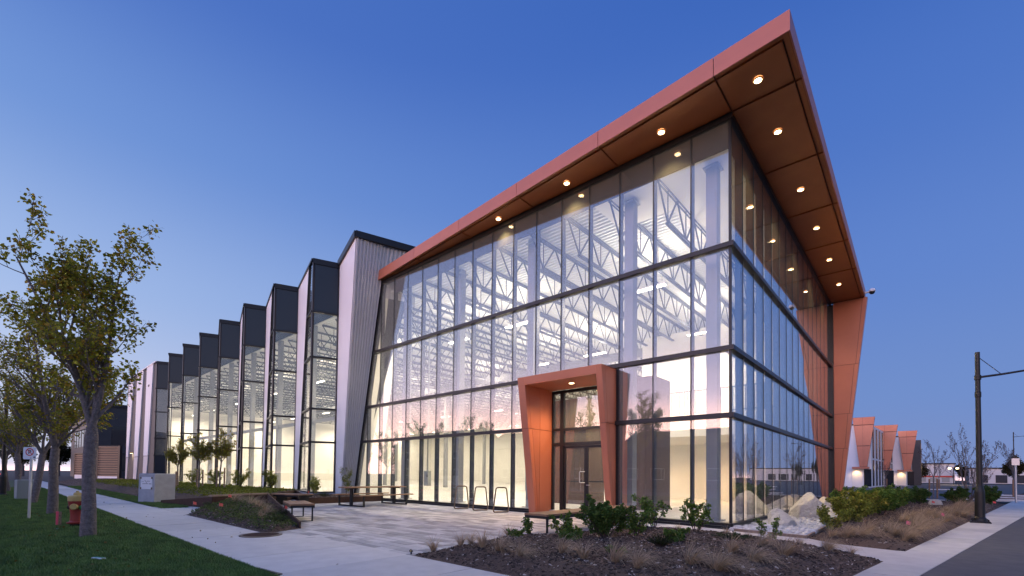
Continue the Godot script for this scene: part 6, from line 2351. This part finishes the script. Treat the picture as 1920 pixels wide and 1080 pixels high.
func build_beds() -> void:
	bed_noise.seed = 77
	bed_noise.frequency = 0.5
	var front := PackedVector2Array([Vector2(-2.46, 8.0), Vector2(-2.5, 7.0), Vector2(-2.66, 6.2), Vector2(-2.66, 5.3), Vector2(-2.2, 4.75), Vector2(-1.95, 3.6), Vector2(-1.65, 2.6), Vector2(-1.05, 1.9), Vector2(0.0, 1.65), Vector2(1.0, 1.95), Vector2(2.0, 2.4), Vector2(walk_left_x(3.1) - 0.02, 3.1), Vector2(walk_left_x(7.95) - 0.02, 7.95)])
	kind(part("planting_bed", bed_mesh(front, 0.07, front_h), M.soil), "structure")
	chips(front, front_h, 16000, "mulch")
	var side := PackedVector2Array([Vector2(1.8, 0.74), Vector2(1.79, -2.1), Vector2(1.5, -9.0), Vector2(1.0, -19.0), Vector2(1.2, -23.8), Vector2(walk_left_x(-24.0) - 0.02, -24.2), Vector2(walk_left_x(1.55) - 0.02, 1.55), Vector2(2.35, 1.28)])
	kind(part("planting_bed", bed_mesh(side, 0.12, side_h), M.soil), "structure")
	chips(side, side_h, 9000, "mulch")
	var wedge := PackedVector2Array([Vector2(-12.85, 8.6), Vector2(-6.85, 8.55), Vector2(-7.25, 7.72), Vector2(-15.7, 5.3), Vector2(-15.33, 7.15)])
	kind(part("planting_bed", bed_mesh(wedge, 0.1, wedge_h), M.soil), "structure")
	chips(wedge, wedge_h, 6000, "mulch")
	var terrace := PackedVector2Array([Vector2(-15.45, 7.2), Vector2(-15.8, 5.3), Vector2(-19.55, 2.6), Vector2(-20.1, 1.72), Vector2(-69, 1.72), Vector2(-69, 7.7), Vector2(-18.2, 7.75)])
	kind(part("planting_bed", bed_mesh(terrace, 0.25, terrace_h), M.soil), "structure")
	chips(terrace, terrace_h, 9000, "mulch")
	var planter := PackedVector2Array([Vector2(-19.45, 2.58), Vector2(-15.53, 3.72), Vector2(-15.64, 0.14), Vector2(-18.6, 0.1), Vector2(-20.0, 1.7)])
	kind(part("planting_bed", bed_mesh(planter, 0.12, planter_h), M.soil), "structure")
	chips(planter, planter_h, 2500, "mulch")
	# ---- white cobbles and boulders along the right facade
	var rock := PackedVector2Array([Vector2(0.14, 0.5), Vector2(1.74, 0.78), Vector2(1.72, -2.1), Vector2(1.43, -9.0), Vector2(1.0, -17.0), Vector2(0.14, -17.0)])
	var rb := MB.new()
	slab(rock, -0.15, -0.01, rb)
	var bedr := kind(part("cobble_bed", rb, M.soil), "structure") as Node3D
	var cm := [cobble_mesh(1), cobble_mesh(2), cobble_mesh(3), cobble_mesh(4)]
	var spots := []
	for i in 2600:
		var z := 0.75 - 17.5 * pow(rng.randf(), 1.4)
		var p := Vector2(rng.randf_range(0.15, 1.75), z)
		if poly_dist(p, rock) > 0.03:
			spots.append(p)
	spots.sort_custom(func(a, b): return a.y > b.y)
	var restm := MultiMesh.new()
	restm.transform_format = MultiMesh.TRANSFORM_3D
	restm.mesh = cm[0]
	var rest := []
	var n := 0
	for p in spots:
		var s := rng.randf_range(0.035, 0.095)
		if rng.randf() < 0.12:
			s *= 1.35
		var tf := Transform3D(Basis.from_euler(Vector3(rng.randf_range(-0.25, 0.25), rng.randf() * TAU, rng.randf_range(-0.25, 0.25))).scaled(Vector3(s, s, s)), Vector3(p.x, rng.randf_range(0.0, 0.05), p.y))
		if n < 300 and rng.randf() < 0.8:
			part("cobble", cm[n % 4], M.cobble[rng.randi() % 3], bedr, tf)
			n += 1
		else:
			rest.append(tf)
	restm.instance_count = rest.size()
	for i in rest.size():
		restm.set_instance_transform(i, rest[i])
	var ro := MultiMeshInstance3D.new()
	ro.multimesh = restm
	ro.material_override = M.cobble[1]
	ro.name = "far_cobbles"
	bedr.add_child(ro)
	kind(ro, "stuff")
	boulder("pale flat-topped boulder nearest the corner of the glass hall", Vector3(0.86, 0.1, -1.45), Vector3(0.46, 0.42, 0.42), 4, 0.4)
	boulder("large pale peaked boulder in the cobbles along the right glass wall", Vector3(0.8, 0.1, -5.0), Vector3(0.75, 0.78, 0.8), 9, 1.1)
	boulder("pale boulder behind the peaked one, close to the far copper fin", Vector3(0.75, 0.08, -10.0), Vector3(0.6, 0.55, 0.8), 14, 2.0)
	boulder("flat pale boulder at the foot of the far copper fin", Vector3(1.05, 0.08, -13.6), Vector3(0.6, 0.5, 0.75), 21, 0.2)
	boulder("small pale boulder in the grass bed before the parking lot", Vector3(4.15, 0.12, -17.6), Vector3(0.32, 0.34, 0.32), 33, 0.9)
	# ---- feather grass tufts
	var wind := Vector3(0.5, 0, -0.25)
	var proto := []
	for k in 4:
		var t := thing("grass_tuft", "", "ornamental grass", Vector3.ZERO)
		part("foliage", tuft_mesh(100 + k, [120, 150, 90, 190][k], [0.4, 0.46, 0.36, 0.5][k], [0.5, 0.8, 0.4, 0.9][k], [Vector3(-0.25, 0, 0.0), wind, Vector3(0.1, 0, 0.1), wind * 1.5][k]), M.straw, t)
		proto.append(t)
	var used := [false, false, false, false]
	var tufts := [
		[-2.52, 7.55, 0, 1.0, "front", "dark tan grass tuft alone at the left tip of the front bed"],
		[-2.45, 6.75, 0, 0.95, "front", "wispy tan grass tuft behind the tip of the front bed, against the plaza"],
		[-1.95, 7.45, 2, 1.0, "front", "small reddish grass tuft in front, second from the bed's left tip"],
		[-1.55, 7.35, 0, 1.1, "front", "tall upright tan grass tuft near the bed's front edge by the sidewalk"],
		[-1.15, 7.4, 1, 1.05, "front", "fanned tan grass tuft right of the tall upright one in the front bed"],
		[-2.35, 5.85, 0, 1.0, "front", "dark grass tuft on the plaza edge left of the long bench"],
		[-0.7, 7.45, 3, 0.85, "front", "low flattened grass tuft at the bottom edge of the front bed"],
		[-0.35, 6.9, 1, 1.0, "front", "spreading pale grass tuft in the middle of the front bed"],
		[0.1, 7.0, 2, 1.15, "front", "narrow arching grass tuft in the front bed, below the dense shrub"],
		[0.55, 6.95, 1, 1.15, "front", "wide fanned grass tuft below the dark mound in the front bed"],
		[0.95, 7.1, 1, 1.0, "front", "grass tuft at the bottom edge right of the wide fanned one"],
		[1.35, 6.4, 3, 1.2, "front", "large pinkish grass tuft in the lower right of the front bed"],
		[1.75, 6.6, 3, 1.15, "front", "grass tuft leaning right at the bottom of the front bed's right half"],
		[1.9, 5.6, 3, 1.1, "front", "arching reddish grass tuft near the right sidewalk in the front bed"],
		[2.1, 4.7, 3, 1.1, "front", "swept grass tuft at the right corner of the front bed"],
		[1.6, 3.9, 3, 1.0, "front", "swept tan grass tuft in the middle of the front bed's right part"],
		[2.5, 3.6, 1, 0.9, "front", "brown grass tuft beside the right sidewalk at the front bed's corner"],
		[1.45, 5.0, 1, 1.1, "front", "pale grass tuft among the swept tufts in the front bed"],
		[-0.5, 2.15, 2, 0.7, "front", "little orange grass tuft by the glass behind the shrubs"],
		[-0.1, 2.0, 2, 0.65, "front", "tiny grass tuft at the bed edge below the corner panes"],
		[0.5, 2.05, 2, 0.85, "front", "bundled grass tuft at the bed edge just left of the building's corner"],
		[0.95, 2.15, 2, 0.75, "front", "upright orange grass tuft at the bed edge below the corner"],
		[1.35, 2.3, 2, 0.8, "front", "thin grass tuft at the bed edge in front of the cobbles"],
		[1.95, 2.6, 0, 0.8, "front", "green-tan grass tuft on the path edge right of the cobbles"],
		[2.35, 2.85, 3, 0.8, "front", "bent grass tuft overhanging the path before the right sidewalk"],
		[2.75, 3.0, 2, 0.8, "front", "reddish grass tuft at the path's end by the right sidewalk"],
		[-2.0, 4.2, 2, 0.8, "front", "thin grass tuft beside the long bench's front legs"],
		[-1.55, 3.0, 2, 0.7, "front", "thin tan grass tuft behind the dense round shrub"],
		[-9.6, 7.6, 1, 1.25, "wedge", "blond feather grass tuft at the back of the left wedge bed"],
		[-11.2, 7.2, 1, 1.3, "wedge", "tall blond feather grass in the middle of the left wedge bed"],
		[-12.4, 7.0, 3, 1.3, "wedge", "blond feather grass tuft beside the dark retaining wall"],
		[-13.6, 7.1, 3, 1.3, "wedge", "leftmost blond feather grass tuft in the wedge bed"],
		[-9.0, 7.9, 0, 0.9, "wedge", "short grass tuft near the right tip of the left wedge bed"]]
	var swept := "tan feather grass tuft swept by wind in the drift along the right-hand sidewalk"
	for i in 44:
		var z := 0.9 - 19.0 * pow((i + 0.5) / 44.0, 1.25)
		var x := lerpf(walk_left_x(z) - 0.22, walk_left_x(z) - 1.15, rng.randf())
		tufts.append([x, z, [1, 3, 3][i % 3], rng.randf_range(0.95, 1.3), "side", swept])
	tufts.append([2.2, 0.75, 1, 0.9, "side", "tan grass tuft at the corner of the right bed, beside the path"])
	tufts.append([2.55, 0.5, 2, 0.9, "side", "small grass tuft on the path side of the right bed"])
	var polys := {"front": front, "side": side, "wedge": wedge}
	var hf := {"front": front_h, "side": side_h, "wedge": wedge_h}
	for q in tufts:
		var at := on(hf[q[4]], polys[q[4]], q[0], q[1])
		var o: Node3D
		var turn := rng.randf_range(-0.5, 0.5)
		if not used[q[2]]:
			used[q[2]] = true
			o = proto[q[2]]
			o.position = at
			o.rotation.y = turn
			o.scale = Vector3.ONE * q[3]
			o.set_meta("label", q[5])
		else:
			o = copy_thing(proto[q[2]], "grass_tuft", q[5], at, turn, q[3])
		o.set_meta("group", "wind-swept grass along the right sidewalk" if q[5] == swept else "feather grass tufts in the beds")
	# ---- shrubs in the front bed
	var green := [Color(0.07, 0.14, 0.03), Color(0.12, 0.2, 0.045), Color(0.2, 0.22, 0.06)]
	var deep := [Color(0.05, 0.1, 0.026), Color(0.08, 0.145, 0.036), Color(0.13, 0.16, 0.045)]
	var olive := [Color(0.15, 0.19, 0.035), Color(0.25, 0.26, 0.05), Color(0.32, 0.27, 0.06)]
	shrub("dense upright dark green shrub in the front bed before the entrance", on(front_h, front, -0.82, 4.85), 201, 0.66, 0.34, 11, 26, 0.045, deep)
	shrub("leggy broad-leaved shrub with bare stems beside the bench end", on(front_h, front, -1.45, 5.35), 202, 0.5, 0.45, 3, 6, 0.05, green)
	shrub("small broad-leaved shrub leaning right beside the dense one", on(front_h, front, -0.5, 4.2), 203, 0.55, 0.35, 3, 9, 0.05, green)
	shrub("open broad-leaved shrub in front of the dark panes right of the entrance", on(front_h, front, -0.85, 2.7), 204, 0.75, 0.4, 4, 9, 0.055, green)
	shrub("open leafy shrub in front of the last pane before the corner", on(front_h, front, 0.12, 2.75), 205, 0.66, 0.42, 4, 9, 0.055, green)
	shrub("thin tall seedling shrub standing at the left of the bench legs", on(front_h, front, -2.2, 5.3), 206, 0.4, 0.2, 2, 10, 0.04, green)
	shrub("low sprawling leafy shrub in the middle of the front bed", on(front_h, front, 0.35, 4.4), 207, 0.28, 0.8, 5, 9, 0.045, green)
	shrub("small low green shrub under the dense shrub's left side", on(front_h, front, -1.0, 5.7), 208, 0.24, 0.8, 5, 10, 0.045, green)
	shrub("two-stemmed leggy shrub in front of the first boulder", on(front_h, front, 1.3, 2.0), 209, 0.6, 0.25, 2, 6, 0.05, green)
	shrub("tiny green seedling near the front edge of the bed", on(front_h, front, 0.25, 6.3), 210, 0.16, 0.9, 4, 7, 0.035, green)
	shrub("tiny green seedling at the plaza edge below the thin tall seedling", on(front_h, front, -2.0, 6.0), 211, 0.18, 0.8, 4, 8, 0.035, green)
	low_mound("black-green upright dwarf conifer in front of the bench", on(front_h, front, -1.6, 5.0), 220, 0.2, 0.26, Color(0.02, 0.032, 0.016), Color(0.04, 0.055, 0.02))
	low_mound("dark upright dwarf conifer in the middle of the front bed", on(front_h, front, 0.4, 5.15), 221, 0.22, 0.24, Color(0.022, 0.036, 0.016), Color(0.045, 0.06, 0.022))
	low_mound("dark dwarf conifer behind the dense shrub at the path", on(front_h, front, -0.9, 3.4), 222, 0.24, 0.24, Color(0.02, 0.032, 0.014), Color(0.04, 0.055, 0.02))
	low_mound("spreading green dwarf conifer at the front bed's middle right", on(front_h, front, 1.0, 3.3), 223, 0.36, 0.16, Color(0.025, 0.055, 0.018), Color(0.05, 0.09, 0.028))
	# ---- shrubs along the cobbles at right
	var labels := ["bright yellow-green shrub at the cobble edge near the corner", "leafy green shrub just behind the first yellow-green one", "bushy green shrub in the middle of the right bed", "tall bushy green shrub in the right bed's row", "dark green shrub near the end of the right bed's row", "broad dark shrub before the parking lot", "last dark shrub in the row beyond the right bed"]
	var sp := [[1.98, -1.1], [2.05, -3.4], [2.2, -5.8], [2.35, -8.6], [2.6, -11.6], [2.9, -14.4], [3.5, -18.0]]
	for i in sp.size():
		shrub(labels[i], on(side_h, side, sp[i][0], sp[i][1]), 230 + i, [0.6, 0.75, 0.78, 0.85, 0.85, 0.8, 0.8][i], 0.55, [5, 9, 10, 10, 10, 9, 9][i], [10, 18, 20, 20, 18, 14, 12][i], [0.055, 0.06, 0.065, 0.07, 0.075, 0.08, 0.08][i], olive if i < 3 else (green if i < 5 else deep))
	var ex := [[2.6, -7.2, "small green shrub on the sidewalk side of the right bed"], [2.75, -10.2, "rounded green shrub behind the grass drift"], [1.9, -7.0, "green shrub pressed against the cobble edging"]]
	for i in ex.size():
		shrub(ex[i][2], on(side_h, side, ex[i][0], ex[i][1]), 240 + i, 0.85, 0.6, 8, 20, 0.065, green)
	shrub("green shrub at the foot of the bare tree left of the lamp", Vector3(5.0, 0.0, -20.6), 250, 0.9, 0.6, 9, 20, 0.075, deep)
	shrub("green shrub at the foot of the bare tree right of the lamp", Vector3(6.1, 0.0, -21.4), 251, 0.9, 0.6, 9, 20, 0.075, deep)
	# ---- groundcover of the left beds
	var gc := MB.new()
	gc.use_col = true
	for i in 26000:
		var x := -15.9 - 40.0 * pow(rng.randf(), 1.3)
		var z := rng.randf_range(2.0, 6.6)
		var p := Vector2(x, z)
		var d := poly_dist(p, terrace)
		if d < 0.05:
			continue
		var patch := bed_noise.get_noise_2d(x * 3.0, z * 3.0)
		if patch < rng.randf_range(-0.35, 0.1):
			continue
		var c: Color = Color(0.12, 0.15, 0.025).lerp(Color(0.22, 0.23, 0.04), rng.randf())
		leaf_at(gc, Vector3(x, terrace_h(p, d) + rng.randf_range(0.0, 0.16) * (0.5 + patch), z), rng.randf_range(0.05, 0.11), c, rng)
	kind(part("groundcover", gc, M.leaf), "stuff")
	var gw := MB.new()
	gw.use_col = true
	for i in 26000:
		var x := rng.randf_range(-15.6, -7.0)
		var z := rng.randf_range(5.4, 8.6)
		var p := Vector2(x, z)
		var d := poly_dist(p, wedge)
		if d < 0.04:
			continue
		var patch := bed_noise.get_noise_2d(x * 5.0 + 40.0, z * 5.0)
		if patch < rng.randf_range(-0.25, 0.15):
			continue
		var c: Color = Color(0.06, 0.09, 0.035).lerp(Color(0.15, 0.18, 0.07), rng.randf())
		leaf_at(gw, Vector3(x, wedge_h(p, d) + rng.randf_range(0.0, 0.1), z), rng.randf_range(0.025, 0.06), c, rng)
	kind(part("groundcover", gw, M.leaf), "stuff")
	# low planting at the wing's foot
	var wl := ["thin young shrub at the foot of the second bay's glass", "thin young shrub before the third bay's glass", "thin young shrub before the fourth bay's glass", "thin young shrub before the fifth bay's glass"]
	for i in 4:
		shrub(wl[i], on(terrace_h, terrace, -22.5 - i * 4.6, 2.6), 260 + i, 1.0, 0.4, 5, 9, 0.07, olive)
	for i in 3:
		shrub(["thin airy sapling shrub left in the triangular planter", "thin airy sapling shrub in the middle of the triangular planter", "thin airy shrub beside the ribbed white fin"][i], on(planter_h, planter, [-18.9, -18.2, -16.3][i], [1.9, 2.1, 1.6][i]), 270 + i, [0.8, 0.9, 1.1][i], 0.25, 3, 9, 0.05, olive)
	low_mound("round green dwarf conifer in the triangular planter by the fin", on(planter_h, planter, -17.0, 2.3), 280, 0.35, 0.3, Color(0.04, 0.07, 0.02), Color(0.08, 0.1, 0.03))
	var dl := ["round green plant at the right tip of the left wedge bed", "round grey-green plant along the steel edging", "bushy green plant against the steel edging's upper end", "bushy green plant at the left end of the wedge bed"]
	var dp := [[-7.9, 7.95], [-9.6, 7.25], [-12.6, 6.4], [-13.9, 7.7]]
	for i in 4:
		low_mound(dl[i], on(wedge_h, wedge, dp[i][0], dp[i][1]), 290 + i, 0.3, 0.24, Color(0.05, 0.08, 0.03), Color(0.1, 0.13, 0.05), "low_plant")

func build_flags() -> void:
	var fl := [
		[3.34, -1.9, 0, "large pink marker flag in the grass beside the right sidewalk"],
		[4.05, -6.2, 0, "pink marker flag beside the right sidewalk near the lamp"],
		[1.95, -1.7, 1, "red marker flag at the cobble edging"],
		[3.95, -16.4, 1, "red marker flag in front of the dark shrubs"],
		[4.6, -21.0, 1, "red marker flag left of the bare tree"],
		[5.1, -22.6, 1, "red marker flag just right of the flag by the bare tree"],
		[6.1, -18.8, 1, "orange-red marker flag by the far part of the right sidewalk"],
		[-11.7, 8.1, 1, "red marker flag in the left wedge bed by the sidewalk"],
		[-12.9, 8.45, 1, "red marker flag at the left tip of the wedge bed"],
		[-9.6, 7.1, 1, "orange marker flag on the steel edging"],
		[-14.9, 6.9, 1, "red marker flag against the dark retaining wall"],
		[-16.9, 3.1, 1, "red marker flag in the triangular planter"],
		[-26.5, 6.6, 0, "pink marker flag under the young staked trees"]]
	var src := []
	for m in 2:
		src.append(null)
	for f in fl:
		var y := 0.12 if f[0] > -6 else (0.2 if f[0] > -13 else 0.3)
		var at := Vector3(f[0], y, f[1])
		if src[f[2]] == null:
			var t := thing("marker_flag", f[3], "marker flag", at, 0.6, "marker flags in the planting beds")
			var w := MB.new()
			w.tube([Vector3(0, -0.15, 0), Vector3(0.01, 0.2, 0)], [0.003, 0.003], 5)
			part("wire", w, M.stem_wire, t)
			var c := MB.new()
			for i in 4:
				var x0 := 0.01 + i * 0.028
				var x1 := x0 + 0.028
				var z0 := 0.016 * sin(i * 1.4)
				var z1 := 0.016 * sin((i + 1) * 1.4)
				c.quad(Vector3(x0, 0.11 - i * 0.006, z0), Vector3(x1, 0.104 - i * 0.006, z1), Vector3(x1, 0.194 - i * 0.008, z1), Vector3(x0, 0.2 - i * 0.008, z0))
			part("cloth", c, M.flag_pink if f[2] == 0 else M.flag_red, t)
			src[f[2]] = t
		else:
			copy_thing(src[f[2]], "marker_flag", f[3], at, rng.randf_range(-0.5, 1.6))
